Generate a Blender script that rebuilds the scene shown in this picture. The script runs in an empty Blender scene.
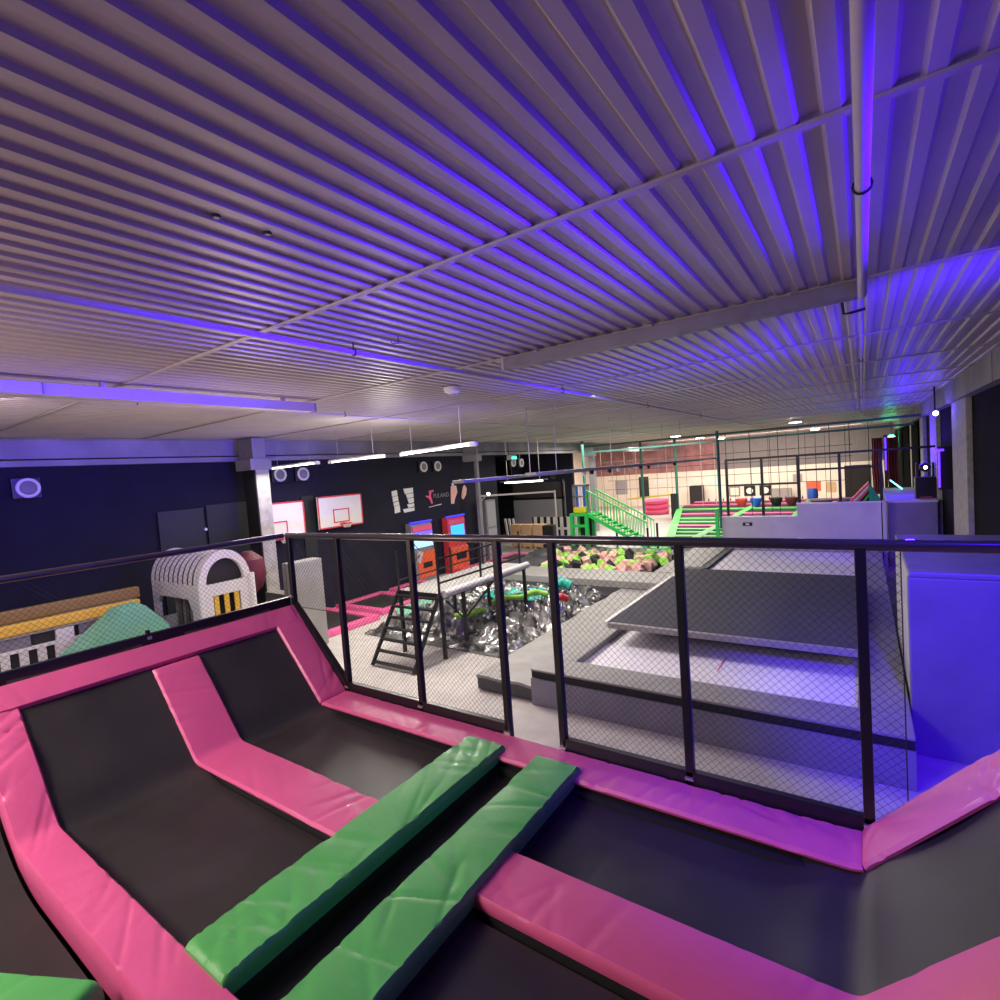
import bpy, bmesh, math, random
from mathutils import Vector, Matrix, noise
random.seed(7)
C = bpy.context.scene.collection
S = 1.3                       # everything is laid out at 1/1.3 of real size and scaled up at the end
PI = math.pi
V = Vector

# ------------------------------------------------------------------ materials
MATS = {}
def mat(name, col, rough=.6, metal=0., var=.0, vscale=6., bump=0., bscale=30., emit=None, estr=0., stretch=None, coat=0., spec=.5, alpha=1.):
    if name in MATS: return MATS[name]
    m = bpy.data.materials.new(name); m.use_nodes = True
    nt = m.node_tree; N = nt.nodes; L = nt.links
    b = N['Principled BSDF']
    b.inputs['Base Color'].default_value = (*col, 1)
    b.inputs['Roughness'].default_value = rough
    b.inputs['Metallic'].default_value = metal
    b.inputs['Coat Weight'].default_value = coat
    b.inputs['Specular IOR Level'].default_value = spec
    b.inputs['Alpha'].default_value = alpha
    tc = N.new('ShaderNodeTexCoord'); mp = N.new('ShaderNodeMapping')
    L.new(tc.outputs['Object'], mp.inputs['Vector'])
    if stretch: mp.inputs['Scale'].default_value = stretch
    nz = N.new('ShaderNodeTexNoise'); nz.inputs['Scale'].default_value = vscale; nz.inputs['Detail'].default_value = 4
    L.new(mp.outputs['Vector'], nz.inputs['Vector'])
    if var:
        cr = N.new('ShaderNodeValToRGB')
        cr.color_ramp.elements[0].position = .3; cr.color_ramp.elements[1].position = .7
        cr.color_ramp.elements[0].color = (*[c * (1 - var) for c in col], 1)
        cr.color_ramp.elements[1].color = (*[min(1, c * (1 + var)) for c in col], 1)
        L.new(nz.outputs['Fac'], cr.inputs['Fac']); L.new(cr.outputs['Color'], b.inputs['Base Color'])
    if bump:
        n2 = N.new('ShaderNodeTexNoise'); n2.inputs['Scale'].default_value = bscale; n2.inputs['Detail'].default_value = 5
        L.new(mp.outputs['Vector'], n2.inputs['Vector'])
        bp = N.new('ShaderNodeBump'); bp.inputs['Strength'].default_value = bump; bp.inputs['Distance'].default_value = .02
        L.new(n2.outputs['Fac'], bp.inputs['Height']); L.new(bp.outputs['Normal'], b.inputs['Normal'])
    if emit:
        b.inputs['Emission Color'].default_value = (*emit, 1); b.inputs['Emission Strength'].default_value = estr
    MATS[name] = m
    return m

M_deck = mat('painted steel roof deck', (.46, .40, .40), .42, 0, .08, 1.3, .05, 60)
M_steel = mat('painted roof steel', (.46, .41, .42), .5, 0, .08, 2)
M_joint = mat('lap strip', (.42, .37, .38), .5)
M_pipe = mat('white painted pipe', (.5, .46, .46), .45)
M_tray = mat('grey trunking', (.22, .21, .24), .5, 0, .1, 5)
M_floor = mat('grey short carpet', (.47, .44, .42), .9, 0, .10, 3, .3, 160)
M_wall = mat('dark navy painted wall', (.0065, .0065, .022), .9, 0, .25, 1.5, .1, 20)
M_black = mat('black powder coated steel', (.010, .010, .012), .35)
M_net = mat('black netting cord', (.012, .011, .012), .7)
M_rail = mat('black rail sleeve', (.03, .03, .03), .28, coat=.9)
M_pink = mat('pink vinyl', (.80, .13, .33), .45, 0, .05, 3, .12, 18, coat=.1)
M_green = mat('green vinyl', (.10, .52, .12), .42, 0, .06, 3, .12, 18, coat=.1)
M_bed = mat('black jump mat', (.032, .032, .030), .42, 0, .25, 2.2, .05, 200, spec=.5)
M_base = mat('black frame cover', (.012, .012, .014), .8)
M_grey = mat('grey vinyl', (.27, .26, .255), .5, 0, .08, 3, .15, 12)
M_dgrey = mat('charcoal vinyl', (.06, .06, .07), .55, 0, .12, 4, .08, 40)
M_char = mat('charcoal carpet board', (.055, .055, .072), .85, 0, .1, 5, .2, 150)
M_bluegrey = mat('blue grey vinyl', (.20, .19, .25), .5, 0, .1, 2, .2, 8)
M_ltbed = mat('pale woven mesh bed', (.82, .78, .84), .65, 0, .05, 8, .05, 200)
M_foampad = mat('pale grey wall pad', (.50, .49, .52), .55, 0, .05, 3, .1, 10)
M_conc = mat('raw concrete', (.40, .38, .35), .8, 0, .2, 5, .3, 30)
M_concl = mat('painted concrete beam', (.29, .28, .31), .7, 0, .2, 1.2, .1, 30)
M_white = mat('white plastic', (.78, .76, .76), .4, 0, .03, 4)
M_yellow = mat('yellow vinyl', (.80, .50, .06), .5, 0, .05, 4)
M_mint = mat('mint green vinyl', (.20, .52, .36), .5, 0, .05, 4)
M_red = mat('red painted metal', (.65, .05, .06), .45)
M_plast = mat('crumpled silver black film', (.28, .28, .28), .26, .7, .9, 3.5)
M_alu = mat('brushed aluminium', (.55, .55, .56), .32, .8)
M_cream = mat('cream plaster wall', (.78, .73, .64), .9, 0, .08, .6)
M_brick = mat('red brick wall', (.30, .15, .16), .9, 0, .25, 1.5)
M_wood = mat('light plywood', (.60, .40, .22), .6, 0, .15, 8, stretch=(1, 1, 6))
M_screen = mat('grey projection cloth', (.34, .34, .37), .8)
M_lime = mat('lime foam', (.35, .75, .12), .9, 0, .05, 5)
M_peach = mat('pink foam', (.85, .50, .45), .9, 0, .05, 5)
M_cubeblk = mat('black foam', (.03, .03, .03), .9)
M_gsteel = mat('green painted steel', (.03, .62, .11), .45)
M_dgreen = mat('dark green steel', (.02, .13, .10), .5)
M_tyre = mat('pink painted tyre', (.82, .10, .25), .6)
M_teal = mat('teal nylon', (.02, .38, .32), .35, bump=.3, bscale=12)
M_blue = mat('blue plastic', (.03, .12, .6), .4)
M_orange = mat('orange panel', (.85, .13, .05), .4)
M_yel2 = mat('bright yellow foam', (.85, .70, .03), .5)
M_panelg = mat('dark green grey panel', (.012, .016, .014), .5)
M_curt = mat('black molleton curtain', (.005, .005, .006), .95, 0, .2, 6, spec=.15)
M_curtr = mat('dull red inflatable', (.13, .012, .03), .6, 0, .2, 4)
M_tube = mat('led tube', (1, 1, 1), .4, emit=(1, .93, .84), estr=9)
M_lampw = mat('white lamp lens', (1, 1, 1), .4, emit=(1, .93, .82), estr=22)
M_lampb = mat('blue lamp lens', (.2, .1, 1), .4, emit=(.22, .16, 1), estr=45)
M_lampg = mat('green lamp lens', (.1, 1, .4), .4, emit=(.04, 1, .32), estr=40)
M_uv = mat('violet led strip', (.3, .1, 1), .4, emit=(.10, .02, 1), estr=2.2)
M_cyan = mat('cyan led strip', (.3, 1, 1), .4, emit=(.15, .8, .9), estr=4)
M_exit = mat('lit green exit sign', (.1, .8, .5), .4, emit=(.02, .75, .45), estr=2.5)
M_scrn = mat('lit game screen', (.05, .4, .9), .3, emit=(.03, .30, .95), estr=1.3)
M_scrn2 = mat('lit violet game screen', (.2, .1, .9), .3, emit=(.12, .07, .9), estr=1.2)
M_scrw = mat('lit pale screen', (.5, .8, .95), .3, emit=(.25, .6, .9), estr=1.1)
M_bluel = mat('lit blue edge', (.05, .05, .9), .3, emit=(.04, .03, .9), estr=1.2)

# ------------------------------------------------------------------ mesh builder
class MB:
    def __init__(s): s.bm = bmesh.new()
    def box(s, lo, hi, bev=0.):
        x0, y0, z0 = lo; x1, y1, z1 = hi
        vs = [s.bm.verts.new(p) for p in ((x0,y0,z0),(x1,y0,z0),(x1,y1,z0),(x0,y1,z0),(x0,y0,z1),(x1,y0,z1),(x1,y1,z1),(x0,y1,z1))]
        fs = [s.bm.faces.new([vs[i] for i in f]) for f in ((3,2,1,0),(4,5,6,7),(0,1,5,4),(1,2,6,5),(2,3,7,6),(3,0,4,7))]
        if bev:
            es = list({e for f in fs for e in f.edges})
            bmesh.ops.bevel(s.bm, geom=es, offset=bev, segments=2, affect='EDGES', profile=.6)
        return s
    def obox(s, c, size, rot=(0,0,0), bev=0.):
        m = Matrix.Translation(c) @ Matrix.Rotation(rot[2],4,'Z') @ Matrix.Rotation(rot[1],4,'Y') @ Matrix.Rotation(rot[0],4,'X')
        t = MB(); h = [k/2 for k in size]; t.box([-k for k in h], h, bev)
        t.bm.transform(m); s.join(t); return s
    def join(s, t):
        me = bpy.data.meshes.new('tmp'); t.bm.to_mesh(me); s.bm.from_mesh(me); bpy.data.meshes.remove(me); t.bm.free()
    def tube(s, a, b, r, n=8, r2=None):
        a = V(a); b = V(b); d = (b - a)
        if d.length < 1e-6: return s
        d.normalize(); u = d.orthogonal().normalized(); w = d.cross(u); r2 = r if r2 is None else r2
        A = []; B = []
        for i in range(n):
            t = 2*PI*i/n; o = u*math.cos(t) + w*math.sin(t)
            A.append(s.bm.verts.new(a + o*r)); B.append(s.bm.verts.new(b + o*r2))
        for i in range(n):
            j = (i+1) % n; s.bm.faces.new((A[i], A[j], B[j], B[i]))
        s.bm.faces.new(A[::-1]); s.bm.faces.new(B)
        return s
    def path(s, pts, r, n=8, closed=False):
        pts = [V(p) for p in pts]; rings = []
        k = len(pts); prev = None
        for i, p in enumerate(pts):
            if closed: t = pts[(i+1) % k] - pts[i-1]
            else: t = pts[min(i+1, k-1)] - pts[max(i-1, 0)]
            t.normalize()
            if prev is None: u = t.orthogonal().normalized()
            else: u = (prev - t*prev.dot(t)).normalized()
            prev = u; w = t.cross(u)
            rings.append([s.bm.verts.new(p + (u*math.cos(2*PI*j/n) + w*math.sin(2*PI*j/n))*r) for j in range(n)])
        for i in range(k if closed else k-1):
            A = rings[i]; B = rings[(i+1) % k]
            for j in range(n):
                s.bm.faces.new((A[j], A[(j+1)%n], B[(j+1)%n], B[j]))
        if not closed: s.bm.faces.new(rings[0][::-1]); s.bm.faces.new(rings[-1])
        return s
    def bar(s, a, b, w, h=None):                       # square bar
        h = h or w; a = V(a); b = V(b); d = (b-a); L = d.length; d.normalize()
        up = V((0,0,1)) if abs(d.z) < .95 else V((0,1,0))
        x = d.cross(up).normalized(); z = x.cross(d)
        A = [s.bm.verts.new(a + x*i*w/2 + z*j*h/2) for i, j in ((-1,-1),(1,-1),(1,1),(-1,1))]
        B = [s.bm.verts.new(b + x*i*w/2 + z*j*h/2) for i, j in ((-1,-1),(1,-1),(1,1),(-1,1))]
        for i in range(4): s.bm.faces.new((A[i], A[(i+1)%4], B[(i+1)%4], B[i]))
        s.bm.faces.new(A[::-1]); s.bm.faces.new(B); return s
    def poly(s, pts, ext):                             # flat polygon given thickness by vector ext
        e = V(ext); A = [s.bm.verts.new(p) for p in pts]; B = [s.bm.verts.new(V(p)+e) for p in pts]
        n = len(pts)
        s.bm.faces.new(A[::-1]); s.bm.faces.new(B)
        for i in range(n): s.bm.faces.new((A[i], A[(i+1)%n], B[(i+1)%n], B[i]))
        return s
    def lathe(s, c, prof, n=24, axis='Z'):
        c = V(c); rings = []
        def P(r, h, t):
            if axis == 'Z': return c + V((r*math.cos(t), r*math.sin(t), h))
            if axis == 'X': return c + V((h, r*math.cos(t), r*math.sin(t)))
            return c + V((r*math.cos(t), h, r*math.sin(t)))
        for r, h in prof: rings.append([s.bm.verts.new(P(max(r, 1e-4), h, 2*PI*i/n)) for i in range(n)])
        for a, b in zip(rings, rings[1:]):
            for i in range(n): s.bm.faces.new((a[i], a[(i+1)%n], b[(i+1)%n], b[i]))
        s.bm.faces.new(rings[0][::-1]); s.bm.faces.new(rings[-1]); return s
    def grid(s, f, nu, nv, thick=None):
        g = [[s.bm.verts.new(f(i/nu, j/nv)) for j in range(nv+1)] for i in range(nu+1)]
        for i in range(nu):
            for j in range(nv): s.bm.faces.new((g[i][j], g[i+1][j], g[i+1][j+1], g[i][j+1]))
        if thick:
            h = [[s.bm.verts.new(V(f(i/nu, j/nv)) + V(thick)) for j in range(nv+1)] for i in range(nu+1)]
            for i in range(nu):
                for j in range(nv): s.bm.faces.new((h[i][j], h[i][j+1], h[i+1][j+1], h[i+1][j]))
            for i in range(nu):
                s.bm.faces.new((g[i][0], h[i][0], h[i+1][0], g[i+1][0])); s.bm.faces.new((g[i][nv], g[i+1][nv], h[i+1][nv], h[i][nv]))
            for j in range(nv):
                s.bm.faces.new((g[0][j], g[0][j+1], h[0][j+1], h[0][j])); s.bm.faces.new((g[nu][j], h[nu][j], h[nu][j+1], g[nu][j+1]))
        return s
    def mesh(s, name, smooth=False):
        bmesh.ops.recalc_face_normals(s.bm, faces=s.bm.faces)
        me = bpy.data.meshes.new(name); s.bm.to_mesh(me); s.bm.free()
        if smooth:
            for p in me.polygons: p.use_smooth = True
            me.set_sharp_from_angle(angle=math.radians(40))
        return me

def obj(name, mb, m, parent=None, smooth=False):
    me = mb if isinstance(mb, bpy.types.Mesh) else mb.mesh(name, smooth)
    o = bpy.data.objects.new(name, me); C.objects.link(o)
    if m: me.materials.clear(); me.materials.append(m)
    if parent: o.parent = parent
    return o
def tag(o, label, cat, group=None):
    o['label'] = label; o['category'] = cat
    if group: o['group'] = group
    return o
def center(o):
    """put the origin of a top-level thing at the middle of its base"""
    kids = [o] + [c for c in o.children] + [g for c in o.children for g in c.children]
    pts = [v.co for k in kids if k.type == 'MESH' for v in k.data.vertices]
    lo = [min(p[i] for p in pts) for i in range(3)]; hi = [max(p[i] for p in pts) for i in range(3)]
    c = V(((lo[0]+hi[0])/2, (lo[1]+hi[1])/2, lo[2]))
    done = set()
    for k in kids:
        if k.type == 'MESH' and k.data.name not in done:
            k.data.transform(Matrix.Translation(-c)); done.add(k.data.name)
    o.location = c
    return o
def single(name, mb, m, label, cat, group=None, smooth=False):
    return center(tag(obj(name, mb, m, None, smooth), label, cat, group))
def thing(name, label, cat, group=None):
    o = bpy.data.objects.new(name, None); C.objects.link(o); o.empty_display_size = .1
    return tag(o, label, cat, group)
def struct(name, mb, m, smooth=False, parent=None):
    o = obj(name, mb, m, parent, smooth)
    if not parent: o['kind'] = 'structure'
    return o
def dup(root, loc, label=None, rotz=None):
    r = root.copy(); C.objects.link(r); r.location = loc
    if rotz is not None: r.rotation_euler = (0, 0, rotz)
    if label: r['label'] = label
    for ch in list(root.children):
        c = ch.copy(); C.objects.link(c); c.parent = r
        for g in ch.children:
            d = g.copy(); C.objects.link(d); d.parent = c
    return r

# ------------------------------------------------------------------ room shell
HC = 4.33
XL, XR, Y0, Y1 = -11.4, 1.62, -4.0, 36.6
struct('floor', MB().box((-17, Y0, -.2), (2.6, Y1+.2, 0)), M_floor)
# trapezoidal roof deck: one profile swept along Y
b = MB(); pitch = .1356; x = -17.0; prof = []
xs0 = -1.134 - pitch*118
k = 0
while True:
    x = xs0 + k*pitch
    if x > 1.9: break
    # low rib with sloping sides, raised pan between
    prof += [(x - .039, HC + .018), (x - .024, HC), (x + .024, HC), (x + .039, HC + .018)]
    k += 1
low = [b.bm.verts.new((p[0], Y0, p[1])) for p in prof]; far = [b.bm.verts.new((p[0], Y1, p[1])) for p in prof]
lo2 = [b.bm.verts.new((p[0], Y0, p[1] + .03)) for p in prof]; fa2 = [b.bm.verts.new((p[0], Y1, p[1] + .03)) for p in prof]
for i in range(len(prof)-1):
    b.bm.faces.new((low[i], low[i+1], far[i+1], far[i])); b.bm.faces.new((lo2[i+1], lo2[i], fa2[i], fa2[i+1]))
    b.bm.faces.new((low[i+1], low[i], lo2[i], lo2[i+1])); b.bm.faces.new((far[i], far[i+1], fa2[i+1], fa2[i]))
struct('ceiling', b, M_deck)
n = 1
yj = 2.2
while yj < Y1:
    struct('trim_%d' % n, MB().box((-17, yj-.010, HC-.014), (1.46, yj+.022, HC-.001)), M_joint); n += 1
    yj += 2.2
# left eaves beam, flange and lower lip
b = MB().box((XL-.08, Y0, 3.98), (XL+.03, Y1, HC)).box((XL-.06, Y0, HC-.03), (XL+.09, Y1, HC-.005))
struct('trim_%d' % n, b, M_concl); n += 1
struct('trim_%d' % n, MB().box((XL-.08, Y0, 3.85), (XL+.10, Y1, 3.95)), M_concl); n += 1
# right eaves beam in precast lengths
for i in range(12):
    struct('trim_%d' % n, MB().box((1.46, Y0 + i*3.42, 3.93), (XR+.1, Y0 + i*3.42 + 3.37, HC+.05)), M_concl); n += 1
struct('wall_left', MB().box((XL-.3, Y0, 0), (XL, 16.2, 3.86)), M_wall)
struct('wall_right', MB().box((XR, Y0, 0), (XR+.3, Y1, HC+.1)), M_curt)
struct('wall_front', MB().box((-11.6, Y0-.2, 0), (2.0, Y0, HC+.1)), M_wall)
# hall widens behind the ball court
struct('wall_alcove_side', MB().box((-15.6, 16.0, 0), (XL-.3, 16.2, 4.2)), M_wall)
struct('wall_alcove', MB().box((-15.6, 17.2, 0), (-15.4, 24.5, 4.3)), M_wall)
struct('wall_stage', MB().box((-15.4, 24.3, 0), (-12.3, 24.5, 4.3)), M_wall)
struct('wall_side', MB().box((-17, 24.5, 0), (-16.8, Y1, 4.3)), M_cream)
struct('wall_back', MB().box((-17, Y1, 0), (2.6, Y1+.3, 2.3)), M_cream)
struct('wall_back_upper', MB().box((-17, Y1-.02, 2.3), (-7.7, Y1+.3, HC+.1)), M_brick)
m_rib = mat('grey ribbed cladding', (.20, .19, .20), .6, 0, .05, 2)
b = MB().box((-7.7, Y1, 2.3), (2.6, Y1+.3, HC+.1))
for i in range(62): b.box((-7.6 + i*.16, Y1-.03, 2.32), (-7.53 + i*.16, Y1, HC))
struct('wall_back_cladding', b, m_rib)
# concrete pilasters and black panels along the right wall
for i, (ya, yb) in enumerate(((12.5, 14.3), (17.1, 18.6), (20.6, 21.6), (25, 26))):
    struct('trim_%d' % n, MB().box((XR-.09, ya, 0), (XR, yb, 3.93), .01), M_conc); n += 1

# columns on the left
for i, (y, hw) in enumerate(((6.36, .15), (14.15, .06), (23.4, .13))):
    t = thing('concrete_column', ['square concrete column between door panels and the left backboard', 'concrete column beside the right arcade machine',
              'concrete column at the edge of the stage alcove'][i], 'column', 'columns below the eaves beam')
    obj('shaft', MB().box((-10.75-hw, y-hw, 0), (-10.75+hw, y+hw, 3.62), .01), M_conc if i == 0 else M_tray, t)
    if i == 0: obj('black_panel', MB().box((-10.75-hw-.15, y-hw-.03, 0), (-10.75+hw, y-hw-.002, 3.62), .005), M_base, t)  # thin black panel over the column's near side
    obj('capital', MB().box((-11.2, y-hw-.10, 3.62), (-10.60, y+hw+.08, 3.86), .01).box((-11.2, y-hw, 3.86), (-10.66, y+hw, 4.3)), M_concl, t)
    center(t)

# ------------------------------------------------------------------ ceiling services
def pipe(name, pts, r, m, label, cat, hang=None):
    t = thing(name, label, cat)
    obj('pipe_run', MB().path(pts, r, 10), m, t, True)
    if hang:
        for (x, y, z) in hang:
            obj('hanger', MB().tube((x, y, z), (x, y, HC), .006, 6).path([(x + (r+.006)*math.cos(a*PI/6), y, z + (r+.006)*math.sin(a*PI/6)) for a in range(12)], .005, 5, True), M_black, t)
    return center(t)
pipe('ceiling_pipe', [(.03, -3.9, 4.22), (.03, 4.2, 4.22), (.03, 4.32, 4.20), (.03, 4.36, 4.27), (.03, 4.38, 4.31)], .026, M_pipe,
     'thick white pipe running straight overhead to the trunking end', 'pipe', [(.03, 2.6, 4.22)])
pipe('ceiling_pipe', [(.02, 4.42, 4.26), (.02, 36, 4.26)], .014, M_pipe, 'thin white pipe carrying on from the trunking to the far end', 'pipe',
     [(.02, 8, 4.26), (.02, 14, 4.26), (.02, 20, 4.26)])
pipe('sprinkler_pipe', [(-3.36, -3.9, 4.25), (-3.36, 30, 4.25)], .022, M_pipe, 'sprinkler pipe crossing the left half of the ceiling', 'pipe',
     [(-3.36, 2.9, 4.25), (-3.36, 6.5, 4.25), (-3.36, 10, 4.25), (-3.36, 14, 4.25)])
pipe('sprinkler_pipe', [(-6.7, -3.9, 4.27), (-6.7, 30, 4.27)], .014, M_pipe, 'thinner sprinkler pipe beyond the blue lit trunking', 'pipe',
     [(-6.7, 2.6, 4.27), (-6.7, 5.5, 4.27)])
pipe('pipe_elbow', [(.05, 4.98, 4.24), (-.04, 4.98, 4.23), (-.09, 4.98, 4.23), (-.10, 4.98, 4.335)], .011, M_black, 'short black pipe elbow beside the thin pipe', 'pipe')
t = thing('cable_trunking', 'long dark grey trunking box under the roof deck in front of the pipe', 'trunking')
obj('body', MB().box((-2.86, 4.33, 4.20), (.0, 4.45, 4.30), .004), M_tray, t)
obj('end_cap', MB().box((-2.885, 4.325, 4.195), (-2.86, 4.455, 4.305)), M_pipe, t)
for xx in (-2.5, -1.4, -.4): obj('bracket', MB().box((xx-.012, 4.34, 4.30), (xx+.012, 4.44, 4.318)), M_steel, t)
center(t)
t = thing('cable_trunking', 'long pale trunking box lit blue at the left of the ceiling', 'trunking')
obj('body', MB().box((-5.98, -3, 4.16), (-5.86, 4.33, 4.27), .004), M_pipe, t)
obj('end_cap', MB().box((-5.985, 4.33, 4.155), (-5.855, 4.35, 4.275)), M_tray, t)
obj('lid_seam', MB().box((-5.855, 1.55, 4.165), (-5.85, 1.56, 4.265)), M_tray, t)
for yy in (0, 2.0, 3.9): obj('bracket', MB().box((-5.95, yy, 4.27), (-5.89, yy+.03, 4.32)), M_steel, t)
center(t)
t = thing('smoke_detector', 'round white smoke detector on the ceiling', 'smoke detector')
obj('housing', MB().lathe((-4.28, 5.25, 4.235), [(.05, 0), (.10, .03), (.11, .07), (.11, .085)], 20), M_white, t, True)
obj('sensor', MB().lathe((-4.28, 5.25, 4.21), [(.02, 0), (.04, .01), (.045, .026)], 16), M_pipe, t, True); center(t)
for i, (x, y) in enumerate(((-2.14, 1.19), (-2.13, 1.41))):
    single('ceiling_socket', MB().lathe((x, y, HC-.012), [(.012, 0), (.018, .004), (.018, .012)], 14), M_black,
           ['small black ceiling plug, left one of the pair', 'small black ceiling plug, right one of the pair'][i], 'plug', 'black plugs in the roof deck')
t = thing('pipe_clip', 'thin bent wire clip hanging above the sprinkler pipe', 'clip')
obj('wire', MB().path([(-2.98, 3.03, HC-.005), (-2.98, 3.03, 4.27), (-3.02, 3.0, 4.27), (-3.03, 3.0, 4.29)], .004, 6), M_black, t); center(t)
# small rosette lamps deep in the hall
for i, (x, y) in enumerate(((-2.02, 22.4), (-2.07, 27.1), (-2.06, 33.2), (-7.04, 24.6), (-7.2, 29.6), (-7.0, 34))):
    t = thing('ceiling_lamp', ['bright ceiling lamp nearest on the far right', 'second bright ceiling lamp of the far right row', 'farthest bright ceiling lamp of the right row',
        'greenish ceiling lamp nearest above the stairs', 'middle ceiling lamp above the pink tyres', 'farthest ceiling lamp above the pink tyres'][i], 'lamp', 'far ceiling lamps')
    obj('housing', MB().box((x-.22, y-.12, 4.24), (x+.22, y+.12, 4.31), .01), M_white, t)
    obj('lens', MB().box((x-.19, y-.10, 4.225), (x+.19, y+.10, 4.245)), M_lampw, t); center(t)

# LED tubes over the ball court
tubes = [((-11.2, 6.95), (-9.3, 6.8)), ((-9.1, 7.0), (-7.55, 6.98)), ((-7.1, 7.1), (-5.0, 6.55))]
tl = ['left of the three tube lights below the eaves', 'middle of the three tube lights below the eaves', 'right of the three tube lights below the eaves']
for i, (a, c) in enumerate(tubes):
    t = thing('tube_light', 'slim glowing white tube light, ' + tl[i], 'light', 'tube lights over the ball court')
    obj('tube', MB().tube((a[0]+.08, a[1], 3.655), (c[0]-.08, c[1], 3.655), .011, 10), M_tube, t, True)
    obj('housing', MB().bar((a[0]-.02, a[1], 3.69), (c[0]+.02, c[1], 3.69), .05, .03), M_white, t)
    for f in (.15, .85):
        px = a[0] + (c[0]-a[0])*f; py = a[1] + (c[1]-a[1])*f
        obj('hanging_wire', MB().tube((px, py, 3.70), (px, py, HC), .005, 5), M_alu, t)
    obj('end_cap', MB().bar((a[0]-.06, a[1], 3.66), (a[0]+.06, a[1], 3.66), .06), M_white, t)
    obj('end_cap', MB().bar((c[0]-.06, c[1], 3.66), (c[0]+.06, c[1], 3.66), .06), M_white, t); center(t)
t = thing('tube_light', 'glowing tube light hanging lower in front of the stage', 'light', 'tube lights over the ball court')
obj('tube', MB().tube((-11.3, 16.6, 2.76), (-9.8, 16.9, 2.76), .025, 10), M_tube, t, True)
obj('housing', MB().bar((-11.5, 16.6, 2.81), (-9.6, 16.92, 2.81), .07, .04), M_tray, t)
obj('hanging_wire', MB().tube((-11.2, 16.65, 2.82), (-11.2, 16.65, HC), .008, 5), M_alu, t)
obj('hanging_wire', MB().tube((-9.9, 16.87, 2.82), (-9.9, 16.87, HC), .008, 5), M_alu, t); center(t)
# lighting track along Y
for i, (xx, ya, yb, zz) in enumerate(((-5.0, 6.1, 20.5, 3.10), (-4.45, 7.3, 20.5, 3.13))):
    t = thing('lighting_track', ['near end of the twin grey lighting tracks, left track', 'right one of the twin grey lighting tracks'][i], 'track', 'twin lighting tracks')
    obj('rail', MB().box((xx-.11, ya, zz-.03), (xx+.11, yb, zz+.02), .005), M_tray, t)
    for y in (8.2, 12, 16):
        if y > ya: obj('hanging_rod', MB().tube((xx, y, zz), (xx, y, HC), .007, 6), M_tray, t)
    for k, y in enumerate((9.0, 10.4, 11.8, 13.2, 14.6)):
        obj('spot_head', MB().lathe((xx+.02, y+i*.6, zz-.11), [(.03, 0), (.045, .02), (.045, .08)], 10), M_white if k % 2 else M_black, t, True)
    center(t)

# ------------------------------------------------------------------ the near trampoline course
# profile across the half pipe: x -> height of the pad top
def zprof(x):
    if x < -3.34: return 1.60 + (-3.34 - x)*1.07
    if x > -.06: return 1.60 + (x + .06)*1.07
    return 1.60
def zbed(x):
    """sagging jump mat, curved smoothly up at both ends"""
    c = 1.52
    if x < -2.95:
        u = (-2.95 - x); return c + min(.62*u*u + .10*u**3 if u < .9 else 0, 2.0) if u < .9 else c
    if x > -.42:
        u = x + .42; return c + .62*u*u + .10*u**3
    return c
def bedz(x):
    # circular-like rise: tangent joins flat at x0
    c = 1.525
    for sgn, x0 in ((-1, -2.93), (1, -.46)):
        u = (x - x0)*sgn
        if u > 0: return c + .78*u**2.35 * (1.0 if u < 1.0 else 1.0) 
    return c
def crease(a, c, sx, sy, seed):
    """sharp folds running diagonally across the pad, in bunches"""
    out = 0
    for k, ang in enumerate((.5, -.35, 1.1)):
        u = a*math.cos(ang) + c*math.sin(ang); w_ = -a*math.sin(ang) + c*math.cos(ang)
        n = noise.noise(V((u*sx*1.15, w_*sy*.3, seed + k*9.1)))
        r = max(0, 1 - abs(n)*6)**1.5
        m = max(0, noise.noise(V((a*2.0, c*2.0, seed*2 + k*5)))*2.0 + .3)
        out += r*min(m, 1)
    return out
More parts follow.
